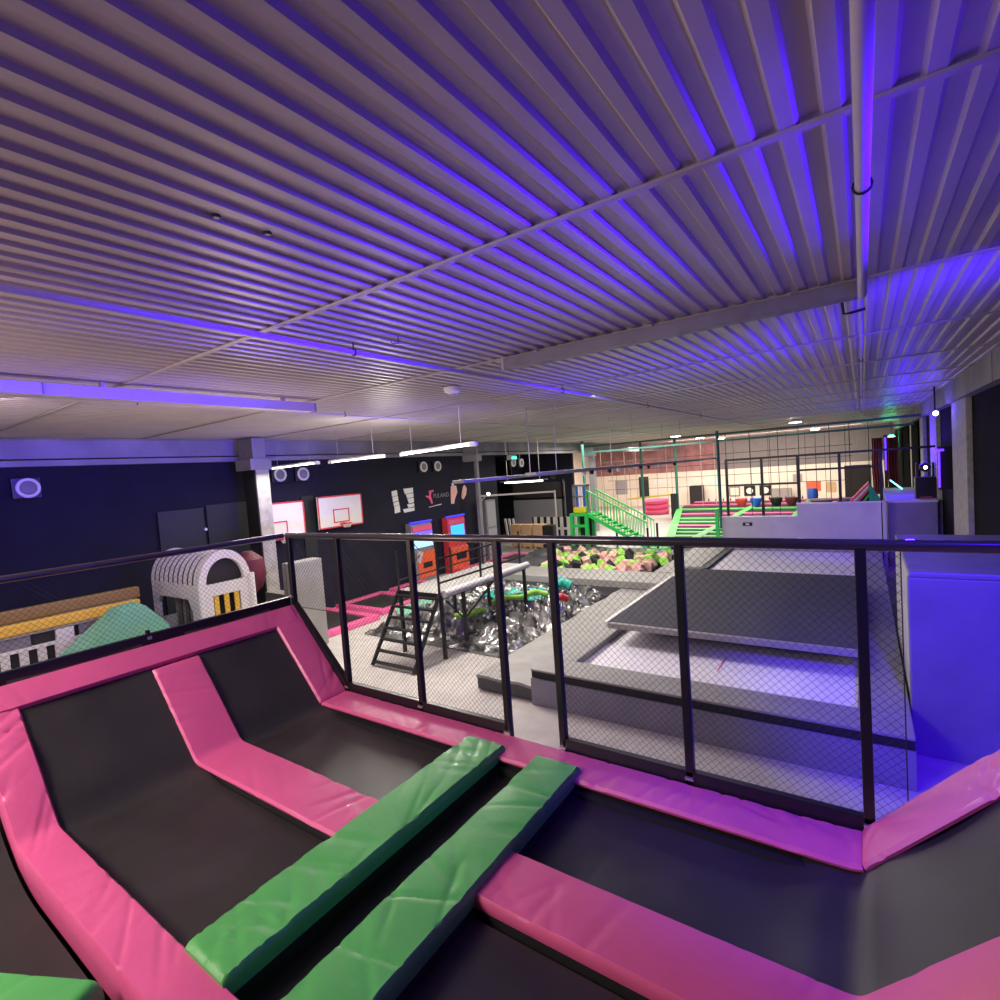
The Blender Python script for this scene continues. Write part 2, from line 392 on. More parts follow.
def pad(name, pts, w, side, thick, m, label, group, amp=.007, cr=(7, 2.2), up=None, base=None, rnd=.010):
    """padded cover swept along pts (top surface centreline), w wide, thick deep; side = unit vector across"""
    side = V(side).normalized(); pts = [V(p) for p in pts]
    # resample
    seg = []
    for a, c in zip(pts, pts[1:]):
        k = max(1, int((c-a).length/.014)); seg += [a + (c-a)*(i/k) for i in range(k)]
    seg.append(pts[-1]); 
    # smooth kinks a little
    for _ in range(6):
        seg = [seg[0]] + [(seg[i-1] + seg[i]*2 + seg[i+1])/4 for i in range(1, len(seg)-1)] + [seg[-1]]
    nt = 20; bm = MB(); rings = []; L = len(seg)
    for i, p in enumerate(seg):
        t = (seg[min(i+1, L-1)] - seg[max(i-1, 0)]).normalized()
        nrm = side.cross(t); nrm = nrm if nrm.z > 0 else -nrm
        ring = [(-w/2+.004, -thick), (-w/2-.002, -thick*.5), (-w/2+.002, -rnd)]
        for j in range(nt+1):
            s_ = -w/2 + rnd + (w-2*rnd)*j/nt
            ring.append((s_, .003*math.cos((s_/w)*PI)))
        ring += [(w/2-.002, -rnd), (w/2+.002, -thick*.5), (w/2-.004, -thick)]
        R = []
        e = min(i, L-1-i)
        endk = {0: .78, 1: .94}.get(e, 1.)
        for s_, h in ring:
            q = p + side*s_
            d = 0
            if h > -thick*.9:
                cc = V((q.x, q.y, q.z))
                along = (seg[i]-seg[0]).length
                d = -crease(along, s_, cr[0], cr[1]*1.6, len(label)*1.37)*amp*.75 + noise.noise(V((along*2.2, s_*5, len(label))))*amp*.35
            hh = h*1.0 if h < 0 else h
            hh = (hh + thick)*endk - thick + d*(1 if e > 1 else .3)
            R.append(bm.bm.verts.new(q + nrm*hh))
        rings.append(R)
    for a, c in zip(rings, rings[1:]):
        k = len(a)
        for j in range(k): bm.bm.faces.new((a[j], a[(j+1)%k], c[(j+1)%k], c[j]))
    bm.bm.faces.new(rings[0][::-1]); bm.bm.faces.new(rings[-1])
    return center(tag(obj(name, bm, m, None, True), label, 'pad', group))
PK = 'pink edge pads of the half pipe'
dz = .012
def xp(x0, x1, y, z0=None):
    ks = [x0] + [k for k in (-3.34, -.06) if x0 < k < x1] + [x1]
    return [(k, y, zprof(k)) for k in ks]
yF = (2.29+2.52)/2
# far edge, three pieces
pad('trampoline_pad', xp(-3.925, -3.34, yF), .235, (0,1,0), .028, M_pink, 'pink pad climbing the far left corner of the half pipe', PK)
pad('trampoline_pad', xp(-3.34, -.05, yF), .235, (0,1,0), .028, M_pink, 'long pink pad along the foot of the net fence', PK, amp=.008, cr=(9, 2.5))
pad('trampoline_pad', xp(-.05, .72, yF), .235, (0,1,0), .028, M_pink, 'pink pad climbing to the right from the fence end', PK, amp=.010)
# left top edge, along Y
slope = V((-1, 0, 1.07)).normalized()
xc = -3.868; zc = zprof(xc) + .006
pad('trampoline_pad', [(xc, -.9, zc), (xc, 2.50, zc)], .165, slope, .05, M_pink, 'pink pad along the top edge of the left ramp', PK, amp=.007)
xc = .52+.12
pad('trampoline_pad', [(.70, -.9, zprof(.70)+.006), (.70, 2.5, zprof(.70)+.006)], .165, V((1,0,1.07)), .05, M_pink, 'pink pad along the top edge of the right ramp', PK)
# strips dividing the beds
pad('trampoline_pad', xp(-3.80, -2.02, 1.545), .29, (0,1,0), .028, M_pink, 'pink pad dividing the two left jump beds', PK, amp=.011, cr=(8, 1.6))
P0 = pad('trampoline_pad', xp(-3.90, -1.62, .668), .175, (0,1,0), .165, M_pink, 'pink pad nearest the viewer on the left, beside the ledge', PK, amp=.010, cr=(8, 1.6))
pad('trampoline_pad', xp(-1.385, .66, 1.585), .275, (0,1,0), .055, M_pink, 'pink pad dividing the right jump beds', PK, amp=.006, cr=(6, 2))
GK = 'green pads across the half pipe'
pad('trampoline_pad', [(-1.875, .74, 1.635), (-1.875, 2.37, 1.635)], .265, (1,0,0), .08, M_green, 'green pad laid across the half pipe, left of the centre bed', GK, amp=.009, cr=(9, 2))
pad('trampoline_pad', [(-1.395, .0, 1.635), (-1.395, 2.37, 1.635)], .265, (1,0,0), .08, M_green, 'green pad laid across the half pipe, right of the centre bed', GK, amp=.012, cr=(6, 2.5))
gx = V((-2.53, .345)); gy = V((-2.14, .54)); d = (gy-gx).normalized(); nn = V((d.y, -d.x))
a = gx + nn*.16 - d*.8; c = gy + nn*.16
pad('trampoline_pad', [(a.x, a.y, 1.61), (c.x, c.y, 1.61)], .32, (nn.x, nn.y, 0), .12, M_green, 'green pad corner at the bottom left, below the nearest pink pad', GK, amp=.004)
# jump mats
def bed(x0, x1, y0, y1, zoff, label):
    def f(u, v):
        x = x0 + (x1-x0)*u; y = y0 + (y1-y0)*v
        sag = -.02*math.sin(PI*v)
        z = bedz(x) + zoff
        zl = zprof(x) - .035
        return (x, y, min(z, zl) + sag*(1 if -3.3 < x < -.1 else .6))
    nu = max(8, int((x1-x0)/.05))
    single('jump_mat', MB().grid(f, nu, 10, (0, 0, -.012)), M_bed, label, 'trampoline mat', 'black jump mats of the half pipe', True)
bed(-3.97, -2.00, 1.68, 2.32, 0, 'black jump mat of the farther left ramp, below the net fence')
bed(-3.97, -2.00, .74, 1.41, 0, 'black jump mat of the nearer left ramp, between two pink pads')
bed(-3.97, -2.00, -.8, .56, -.06, 'black jump mat at the lower left corner of the view')
bed(-1.745, -1.525, -.2, 2.32, -.02, 'narrow black jump mat between the two green pads')
bed(-1.265, .75, 1.69, 2.32, 0, 'black jump mat of the right ramp, along the net fence')
bed(-1.265, .75, -.5, 1.43, 0, 'black jump mat in front of the right dividing pad')
# base frame below
b = MB()
pr = [(-4.02, 0), (-4.02, 2.19), (-3.97, 2.19), (-3.34, 1.46), (-3.1, 1.36), (-.3, 1.36), (-.06, 1.46), (.78, 2.30), (.95, 2.30), (.95, 0)]
b.poly([(p[0], -.95, p[1]) for p in pr], (0, 3.49, 0))
b.box((-3.34, 2.27, 1.36), (-.06, 2.545, 1.545)).box((-3.4, 1.42, 1.36), (-2.02, 1.67, 1.545)).box((-3.4, .60, 1.36), (-1.72, .74, 1.545)).box((-2.0, .0, 1.36), (-1.75, 2.4, 1.55)).box((-1.52, .0, 1.36), (-1.27, 2.4, 1.55)).box((-1.3, 1.45, 1.36), (-.1, 1.67, 1.545))
single('ramp_platform', b, M_base, 'black covered platform carrying the half pipe trampolines', 'platform')

# ------------------------------------------------------------------ net fences
def net(o, u, v, lu, lv, cell=.036, r=.0009, clip=None):
    """diamond netting in the rectangle o + a*u + b*v"""
    o = V(o); u = V(u); v = V(v); b = MB(); nrm = u.cross(v).normalized()
    for sg in (1, -1):
        k0 = -int(lv/cell) - 1; k1 = int(lu/cell) + 1
        if sg == -1: k0, k1 = 0, int((lu+lv)/cell) + 1
        for k in range(k0, k1+1):
            c = k*cell
            # points where a - sg*b = c  (sg=1: a=b+c ; sg=-1: a=c-b)
            bs = []
            for bb in (0, lv): bs.append(bb)
            def A(bb): return c + bb if sg == 1 else c - bb
            lo, hi = 0, lv
            if sg == 1: lo = max(lo, -c); hi = min(hi, lu - c)
            else: lo = max(lo, c - lu); hi = min(hi, c)
            if hi - lo < cell*.3: continue
            b.tube(o + u*A(lo) + v*lo, o + u*A(hi) + v*hi, r, 3)
    b.path([o, o+u*lu, o+u*lu+v*lv, o+v*lv], .004, 4, True)
    return b
zt = 2.80
YF = 2.545
t = thing('net_fence', 'black net fence with posts along the far side of the half pipe', 'fence', None)
obj('top_rail', MB().tube((-3.97, YF, zt), (1.5, YF, zt), .024, 12), M_rail, t, True)
for (x, zb) in ((-3.95, 2.26), (-3.33, 1.6), (-2.55, 1.6), (-1.83, 1.58), (-1.45, 1.58), (-.745, 1.6), (-.02, 1.6)):
    p = obj('post', MB().box((x-.02, YF-.02, zb-.05), (x+.02, YF+.02, zt), .004), M_black, t)
    obj('foot_bolt', MB().box((x-.02, YF-.032, zb+.02), (x+.02, YF-.02, zb+.035)), M_alu, p)
obj('bottom_rail', MB().box((-3.33, YF-.02, 1.565), (-1.83, YF+.02, 1.66), .004), M_black, t)
obj('bottom_rail', MB().box((-1.45, YF-.02, 1.565), (.0, YF+.02, 1.66), .004), M_black, t)
obj('corner_brace', MB().bar((-3.95, YF-.005, 2.215), (-3.33, YF-.005, 1.61), .045, .07), M_black, t)
obj('net', net((-3.33, YF, 1.64), (1,0,0), (0,0,1), 1.50, 1.14), M_net, t)
obj('net', net((-1.45, YF, 1.64), (1,0,0), (0,0,1), 1.56, 1.14), M_net, t)
obj('net', net((-3.94, YF, 2.20), (1,0,0), (0,0,1), .61, .58), M_net, t)
center(t)
t = thing('net_fence', 'black net fence along the top of the left ramp', 'fence', None)
XFn = -3.985
obj('top_rail', MB().tube((XFn, -1.5, zt), (XFn, YF-.03, zt), .022, 12), M_rail, t, True)
obj('bottom_rail', MB().box((XFn-.02, -1.5, 2.17), (XFn+.02, YF-.025, 2.285), .004), M_black, t)
for y in (1.46, -.1):
    p = obj('post', MB().box((XFn-.012, y-.012, 2.2), (XFn+.012, y+.012, 2.31), .003), M_black, t)
    obj('foot_bolt', MB().box((XFn+.02, y-.012, 2.25), (XFn+.03, y+.012, 2.27)), M_alu, p)
obj('net', net((XFn, -1.5, 2.27), (0,1,0), (0,0,1), 4.01, .53), M_net, t)
center(t)
t = thing('hanging_card', 'small white card tied to the net fence near its second post', 'card')
obj('card', MB().obox((-2.50, YF+.03, 2.665), (.055, .004, .085), (0, .42, 0)), M_white, t)
obj('print', MB().obox((-2.50, YF+.0265, 2.665), (.014, .003, .02), (0, .42, 0)), M_tray, t)
obj('tie', MB().tube((-2.49, YF+.03, 2.70), (-2.53, YF+.0, 2.77), .003, 5), M_black, t); center(t)

# ------------------------------------------------------------------ outside the fence: steps platform
t = thing('step_platform', 'black metal viewing platform with ladder steps and grey deck', 'platform')
xa, xb = -7.08, -6.09; ya, yb = 6.69, 9.5; zt_ = 1.17
obj('deck', MB().box((xa, ya, zt_-.06), (xb, yb, zt_), .01), M_grey, t)
obj('deck_frame', MB().box((xa-.02, ya-.03, zt_-.12), (xb+.02, ya, zt_-.0)).box((xb, ya, zt_-.12), (xb+.02, yb, zt_-.05)), M_black, t)
for (x, y, zb) in ((xa, ya, 0), (xb, ya, 0), (xb, 7.3, .0), (xa, 8.2, .0), (xb, 9.4, .0), (xa, 9.4, .0)):
    obj('leg', MB().bar((x, y+.03, zb), (x, y+.03, zt_-.05), .055), M_black, t)
for x, s in ((xa, 1), (xb, 1)):
    obj('stringer', MB().bar((x, 5.93, .02), (x, ya-.02, zt_-.03), .05, .05), M_black, t)
for k in range(7):
    f = .06 + k*.145
    obj('step', MB().bar((xa, 5.93 + (ya-5.95)*f, zt_*f), (xb, 5.93 + (ya-5.95)*f, zt_*f), .07, .03), M_black, t)
for (x, y, h) in ((xa, ya, .72), (xb, ya, 1.0), (xb, 7.9, .62), (xb, 9.3, .75), (xa, 8.2, .55), (xa, 9.3, .6)):
    obj('rail_post', MB().bar((x, y, zt_-.05), (x, y, zt_+h), .032), M_black, t)
obj('handrail', MB().bar((xb, ya, zt_+.18), (xb, yb, zt_+.18), .03), M_black, t)
obj('handrail', MB().bar((xa, ya, zt_+.17), (xa, yb, zt_+.17), .025), M_black, t)
obj('handrail', MB().bar((xb, ya, zt_+.60), (xb, yb, zt_+.62), .03), M_black, t)
obj('side_bolster', MB().tube((xb+.05, ya+.05, zt_-.02), (xb+.05, yb, zt_-.02), .07, 14), M_foampad, t, True)
obj('brace', MB().bar((xb, 7.33, .55), (xb, 6.85, 1.0), .025).bar((xb, 7.33, .55), (xb, 8.3, 1.05), .025), M_black, t)
center(t)
# grey foam blocks at the foot
# crash mat beside the deck
def crumple_top(x0, x1, y0, y1, z, amp, sc, th, nu, nv, edge=.04):
    b = MB()
    def f(u, v):
        x = x0+(x1-x0)*u; y = y0+(y1-y0)*v
        d = noise.turbulence(V((x*sc, y*sc, z)), 3, True)*amp
        e = min(u*(x1-x0), (1-u)*(x1-x0), v*(y1-y0), (1-v)*(y1-y0))
        return (x, y, z - amp*.6 + d + (0 if e > edge else -(edge-e)*.6))
    b.grid(f, nu, nv, (0, 0, -th)); return b
t = thing('crash_mat', 'thick grey crash mat with creased top beside the black pit', 'mat')
obj('cover', crumple_top(-4.80, -3.80, 5.93, 11.6, .26, .03, 2.0, .04, 24, 90), M_grey, t, True)
obj('side_band', MB().box((-4.79, 5.94, .02), (-3.81, 11.59, .20), .01), M_dgrey, t)
center(t)

# ------------------------------------------------------------------ big trampoline deck on the right
t = thing('trampoline_deck', 'large raised grey deck with two pale trampoline beds', 'trampoline')
DX0, DX1 = -3.80, .325
z = .50
b = MB()
for lo, hi in (((DX0, 5.87, z-.03), (DX1, 6.36, z)), ((DX0, 6.36, z-.1), (-3.36, 16.6, z)), ((-.12, 6.36, z-.1), (DX1, 16.6, z)),
               ((-3.36, 8.6, z-.1), (-.12, 12.9, z)), ((-3.36, 16.2, z-.1), (-.12, 16.6, z))):
    b.box(lo, hi, .012)
obj('edge_pad', b, M_grey, t)
obj('front_band', MB().box((DX0+.01, 5.885, .37), (DX1-.005, 6.3, z-.032)), M_base, t)
obj('fascia', MB().box((DX0+.0, 5.86, 0), (DX1, 5.89, .375), .006).box((DX0+.02, 5.9, 0), (DX0+.05, 16.5, .36)), M_bluegrey, t)
obj('recess_lining', MB().box((-3.365, 6.36, .30), (-3.355, 12.0, .495)), M_grey, t)
obj('frame', MB().box((DX0+.05, 5.95, .02), (DX1-.02, 16.5, .30)), M_base, t)
q = obj('bed', MB().grid(lambda u, v: (-3.36+3.24*u, 6.36+2.24*v, .40-.03*math.sin(PI*u)*math.sin(PI*v)), 16, 12, (0,0,-.01)), M_ltbed, t, True)
obj('centre_line', MB().box((-1.66, 6.40, .402-.03), (-1.645, 7.6, .405-.03)), M_red, q)
obj('bed', MB().grid(lambda u, v: (-3.20+3.08*u, 12.9+3.3*v, .44), 8, 8, (0,0,-.01)), M_ltbed, t, True)
obj('slot', MB().box((-3.9, 12.95, .495), (-3.28, 13.25, .503)).box((-3.32, 13.1, .495), (-3.18, 16.2, .504)), M_dgrey, t)
center(t)
t = thing('landing_board', 'wide charcoal board lying between the two pale trampoline beds', 'board')
obj('top', MB().box((-3.34, 7.52, .66), (-.08, 11.85, .745), .01), M_char, t)
obj('front_pad', MB().box((-3.33, 7.44, .655), (-.08, 7.52, .742), .015), M_grey, t)
obj('edge_trim', MB().box((-3.40, 7.46, .70), (-3.335, 11.85, .755), .008), M_white, t)
obj('support', MB().box((-3.2, 8.4, .50), (-.15, 11.5, .66)), M_base, t)
center(t)
# blue lit foam block on the right
t = thing('wall_pad_block', 'large foam wall block on the right flooded in blue light', 'block')
obj('front_pad', MB().box((.335, 6.60, .0), (1.60, 6.72, 1.84), .015), M_bluegrey, t)
obj('top_pad', MB().box((.345, 6.60, 1.84), (1.60, 9.3, 1.90), .02), M_bluegrey, t)
obj('core', MB().box((.40, 6.72, 0), (1.58, 9.25, 1.84)), M_bluegrey, t)
obj('side_pad', MB().box((.345, 6.73, 0), (.40, 9.3, 1.84), .01), M_foampad, t)
center(t)
t = thing('stepped_wall', 'pale grey stepped wall behind the trampoline deck', 'wall pad')
obj('low_panel', MB().box((-3.56, 16.75, 0), (-1.56, 16.95, 1.33), .01), M_foampad, t)
obj('high_panel', MB().box((-1.56, 16.75, 0), (.36, 16.95, 1.69), .01), M_foampad, t)
obj('top_edge', MB().box((-3.57, 16.74, 1.33), (-1.57, 16.96, 1.355)).box((-1.57, 16.74, 1.69), (.37, 16.96, 1.715)), M_white, t)
q = obj('sign', MB().box((-2.98, 16.735, 1.08), (-2.72, 16.75, 1.18)), M_black, t)
obj('sign_mark', MB().box((-2.90, 16.728, 1.11), (-2.80, 16.735, 1.15)), M_white, q)
center(t)
single('corner_post', MB().box((.38, 16.6, 0), (.46, 16.75, 1.75), .01), M_foampad, 'pale upright post between the stepped wall and dark block', 'post')
t = thing('dark_foam_block', 'dark grey block with blue lit top against the right wall', 'block')
obj('body', MB().box((.50, 16.8, 0), (1.50, 21.8, 1.66), .02), M_bluegrey, t)
obj('top_pad', MB().box((.48, 16.78, 1.66), (1.52, 21.8, 1.72), .02), M_foampad, t); center(t)
# black scaffold frame standing behind the stepped wall
t = thing('goal_frame', 'black square steel frame standing above the stepped wall', 'frame')
yy = 17.05; top = 3.05
for x in (-3.42, -2.45, -1.52, -.53, .38): obj('upright', MB().bar((x, yy, 0), (x, yy, top), .07), M_black, t)
obj('top_bar', MB().bar((-3.45, yy, top), (1.5, yy, top), .06), M_black, t)
obj('cross_bar', MB().bar((-3.42, yy, 2.27), (-1.52, yy, 2.27), .05), M_black, t)
obj('cross_bar', MB().bar((-1.52, yy, 2.63), (.38, yy, 2.63), .05), M_black, t); center(t)

# ------------------------------------------------------------------ stage light and lamps on the right
t = thing('moving_head_light', 'black moving head light standing on the dark block', 'stage light')
bx, by, bz = 1.32, 17.5, 1.72
obj('base', MB().box((bx-.22, by-.2, bz), (bx+.22, by+.2, bz+.55), .02), M_black, t)
obj('yoke', MB().box((bx-.19, by-.06, bz+.55), (bx-.14, by+.06, bz+.92), .01).box((bx+.14, by-.06, bz+.55), (bx+.19, by+.06, bz+.92), .01), M_black, t)
q = obj('head', MB().lathe((bx, by-.16, bz+.80), [(.10, 0), (.12, .05), (.12, .25), (.06, .32)], 16, 'Y'), M_black, t, True)
obj('lens', MB().lathe((bx, by-.17, bz+.80), [(.035, 0), (.04, .01)], 12, 'Y'), M_lampw, q)
obj('status_strip', MB().box((bx-.12, by-.206, bz+.02), (bx+.12, by-.2, bz+.045)), M_red, t); center(t)
t = thing('led_bar', 'upright violet led bar on the right wall', 'light')
obj('tube', MB().tube((1.38, 15.0, 2.15), (1.38, 15.0, 2.95), .018, 8), M_uv, t)
obj('cap', MB().box((1.30, 14.94, 2.95), (1.46, 15.06, 3.0)), M_uv, t)
obj('backing', MB().box((1.36, 15.02, 2.1), (1.62, 15.06, 3.05)), M_black, t); center(t)
def lampfix(x, y, z, m, label, r=.06):
    t = thing('effect_lamp', label, 'lamp', None)
    obj('body', MB().lathe((x, y, z), [(r*.6, 0.02), (r*1.3, .04), (r*1.3, .22), (r*.8, .28)], 14, 'Y'), M_black, t, True)
    obj('lens', MB().lathe((x, y-.005, z), [(r, 0), (r, .03)], 14, 'Y'), m, t)
    obj('bracket', MB().bar((x, y+.14, z), (x, y+.14, HC), .03), M_black, t); center(t)
lampfix(1.28, 14.3, 3.76, M_lampb, 'round lamp glowing blue white under the right eaves', .05)
lampfix(1.22, 33.0, 3.45, M_lampg, 'round lamp glowing green at the far right', .17)
t = thing('led_bar', 'tall violet led bar far back beside the red curtains', 'light')
obj('tube', MB().tube((.86, 29.5, 2.0), (.86, 29.5, 3.5), .03, 8), M_uv, t); obj('backing', MB().box((.8, 29.54, 0), (.92, 29.6, 3.6)), M_black, t); center(t)
for i, (x, y) in enumerate(((.55, 29.8), (1.12, 29.8))):
    def f(u, v, x=x, y=y): return (x-.2+.4*u + .02*math.sin(v*9), y + .04*math.sin(u*25), .9 + 2.6*v)
    single('inflatable_column', MB().grid(f, 20, 12, (0, .08, 0)), M_curtr, ['dark red column left of the tall violet bar', 'dark red column right of the tall violet bar'][i], 'column', 'red columns at the far right', True)
# long black curtains between
for i, (ya, yb) in enumerate(((22.0, 24.5), (26.2, 29.2), (30.0, 35.8))):
    def f(u, v, ya=ya, yb=yb): return (1.50 + .035*math.sin(u*(yb-ya)*9), ya + (yb-ya)*u, .02 + 3.85*v)
    single('curtain', MB().grid(f, 80, 3, (.015, 0, 0)), M_curt, ['black curtain on the right wall, nearest length', 'black curtain on the right wall, middle length', 'black curtain on the right wall, farthest length'][i], 'curtain', 'black wall curtains', True)

# ------------------------------------------------------------------ pits
# crumpled black film pit
def f(u, v):
    x = -8.7+3.85*u; y = 7.15+4.4*v
    w = noise.noise(V((x*1.2, y*1.2, 5)))
    a = noise.noise(V((x*1.6 + y*.8 + w*2, y*3.6 + w*3, 1.5))); r = max(0, 1-abs(a)*2.6)**2
    a2 = noise.noise(V((x*7 + w*3, y*9, 4))); r2 = max(0, 1-abs(a2)*2.2)
    e = min(u, 1-u, v, 1-v); k = min(1, e*9)
    return (x, y, .04 + k*(.06 + .26*r + .045*r2 + .10*w))
single('foam_pit', MB().grid(f, 150, 150, (0, 0, -.03)), M_plast, 'pit covered with crumpled shiny black film next to the steps', 'pit', None, True)
# teal and green inflatables lying on it
b = crumple_top(-7.55, -6.0, 9.7, 10.9, .34, .14, 3.0, .03, 30, 24)
single('teal_sheet', b, M_teal, 'crumpled teal sheet lying on the far side of the black pit', 'sheet', None, True)
def limb(pts, r, m, name, label, cat):
    single(name, MB().path(pts, r, 10), m, label, cat, None, True)
limb([(-5.9, 10.0, .40), (-6.05, 9.75, .50), (-6.25, 9.5, .42), (-6.5, 9.3, .44), (-6.75, 9.1, .36)], .06, M_lime, 'foam_roll', 'bright green foam roll bent across the black pit', 'roll')
limb([(-6.6, 8.6, .33), (-6.5, 8.35, .42), (-6.7, 8.15, .34), (-6.95, 8.05, .33)], .055, M_lime, 'foam_roll', 'smaller green foam roll nearest in the black pit', 'roll')
limb([(-6.05, 10.55, .42), (-5.9, 10.75, .52), (-5.7, 10.8, .42)], .12, M_teal, 'teal_bolster', 'teal bolster at the back edge of the black pit', 'bolster')
limb([(-5.5, 9.55, .40), (-5.4, 9.75, .44), (-5.35, 9.9, .36)], .08, M_red, 'red_bolster', 'small red bolster in the black pit', 'bolster')
single('pit_mat', MB().poly([(-9.3, 8.6, .02), (-8.7, 8.2, .02), (-7.2, 10.7, .02), (-7.3, 11.6, .02), (-9.2, 11.6, .02)], (0, 0, .10)), M_mint, 'mint green floor mat behind the viewing platform', 'mat')
t = thing('divider_pad', 'long grey pad between the black pit and foam cube pit', 'pad')
obj('top_pad', MB().box((-9.0, 11.6, .22), (-3.85, 12.75, .42), .02), M_grey, t)
obj('front_face', MB().box((-8.98, 11.58, .02), (-3.87, 11.66, .26), .01), M_dgrey, t); center(t)
# foam cubes
t = thing('cube_pit_frame', 'low black sided pit that holds the foam cubes', 'pit')
obj('bottom', MB().box((-9.2, 12.8, .0), (-4.4, 16.9, .06)), M_dgrey, t)
obj('rear_pad', crumple_top(-9.6, -4.45, 15.9, 16.9, .36, .12, 1.6, .06, 50, 10), M_dgrey, t, True)
obj('left_pad', crumple_top(-9.75, -8.1, 12.8, 15.9, .34, .16, 1.6, .06, 18, 40), M_dgrey, t, True)
obj('side_pad', MB().box((-4.40, 12.8, 0), (-3.87, 16.6, .42), .02), M_grey, t); center(t)
cm = {}
for nm, m in (('lime green', M_lime), ('pale pink', M_peach), ('black', M_cubeblk)):
    me = MB().box((-.12, -.12, -.12), (.12, .12, .12), .015).mesh('foam_cube'); me.materials.append(m); cm[nm] = me
for j in range(10):
    f_ = j/9; xa_ = -7.75 - 1.0*f_; xb_ = -4.95 + .45*f_; nn_ = int((xb_-xa_)/.27)
    for i in range(nn_):
        x = xa_ + (xb_-xa_)*(i+.5)/nn_ + random.uniform(-.07, .07); y = 12.95 + j*.30 + random.uniform(-.07, .07)
        if random.random() < .18: continue
        nm = random.choices(['lime green', 'pale pink', 'black'], (4, 5, 2.2))[0]
        o = bpy.data.objects.new('foam_cube', cm[nm]); C.objects.link(o)
        o.location = (x, y, .22 + random.uniform(0, .16)); o.rotation_euler = [random.uniform(0, 3) for _ in range(3)]
        tag(o, nm + ' foam cube lying in the foam cube pit', 'foam cube', nm + ' foam cubes in the pit')

# ------------------------------------------------------------------ pink framed floor trampolines by the left wall
rows_ = [(6.55, 8.1, -11.2, -9.25), (8.35, 9.9, -11.2, -9.45), (10.2, 11.4, -11.2, -9.3), (13.2, 14.6, -11.4+.35, -9.6), (14.85, 16.4, -11.05, -9.9)]
ll = ['nearest of the pink framed floor trampolines', 'second pink framed floor trampoline from the near end', 'pink framed floor trampoline behind the viewing platform',
      'pink framed floor trampoline by the right arcade machine', 'farthest pink framed floor trampoline, near the crates']
for (y0, y1, x0, x1), lb in zip(rows_, ll):
    t = thing('floor_trampoline', lb, 'trampoline', 'floor trampolines by the left wall')
    w = .2; z0, z1 = .0, .12
    obj('edge_pad', MB().box((x0, y0, z0), (x1, y0+w, z1), .02).box((x0, y1-w, z0), (x1, y1, z1), .02).box((x0, y0+w, z0), (x0+w, y1-w, z1), .02).box((x1-w, y0+w, z0), (x1, y1-w, z1), .02), M_pink, t)
    obj('bed', MB().box((x0+w, y0+w, z0), (x1-w, y1-w, .08)), M_bed, t); center(t)

# ------------------------------------------------------------------ left wall fittings
WX = XL
spk = [(2.66, 3.50), (7.22, 3.51), (7.84, 3.50), (12.16, 3.53), (12.82, 3.53), (17.3, 3.52), (17.9, 3.50)]
sl = ['round white wall speaker at the far left, alone', 'round white wall speaker above the left backboard, left of its pair', 'round white wall speaker above the left backboard, right of its pair',
      'round white wall speaker above the logo, left of its pair', 'round white wall speaker above the logo, right of its pair',
      'round white wall speaker near the exit sign, left of its pair', 'round white wall speaker near the exit sign, right of its pair']
for (y, z), lb in zip(spk, sl):
    t = thing('wall_speaker', lb, 'speaker', 'round white speakers on the left wall')
    if y > 17: # hung from the beam, in line with the wall
        obj('bracket', MB().box((WX-.02, y-.02, z+.1), (WX+.02, y+.02, 3.86)), M_black, t)
    obj('box', MB().box((WX, y-.2, z-.17), (WX+.08, y+.17, z+.17), .01), M_black, t)
    obj('ring', MB().lathe((WX+.08, y, z), [(.155, 0), (.165, .02), (.155, .04), (.12, .045), (.11, .02)], 26, 'X'), M_white, t, True)
    obj('cone', MB().lathe((WX+.082, y, z), [(.11, .022), (.10, .03), (.06, .012), (.03, .03)], 22, 'X'), M_tray, t, True); center(t)
# door panels
t = thing('panel_door', 'dark green grey double door panel on the left wall with a pale right frame', 'door')
obj('leaf', MB().box((WX, 4.55, 0.05), (WX+.04, 5.42, 2.90), .005), M_panelg, t)
q = obj('leaf', MB().box((WX, 5.48, 0.05), (WX+.04, 6.36, 2.95), .005), M_panelg, t)
obj('knob', MB().lathe((WX+.04, 5.42, 2.45), [(.03, 0), (.03, .04)], 12, 'X'), M_white, q)
obj('frame', MB().box((WX, 6.38, 0), (WX+.06, 6.44, 2.95)), M_peach, t); center(t)
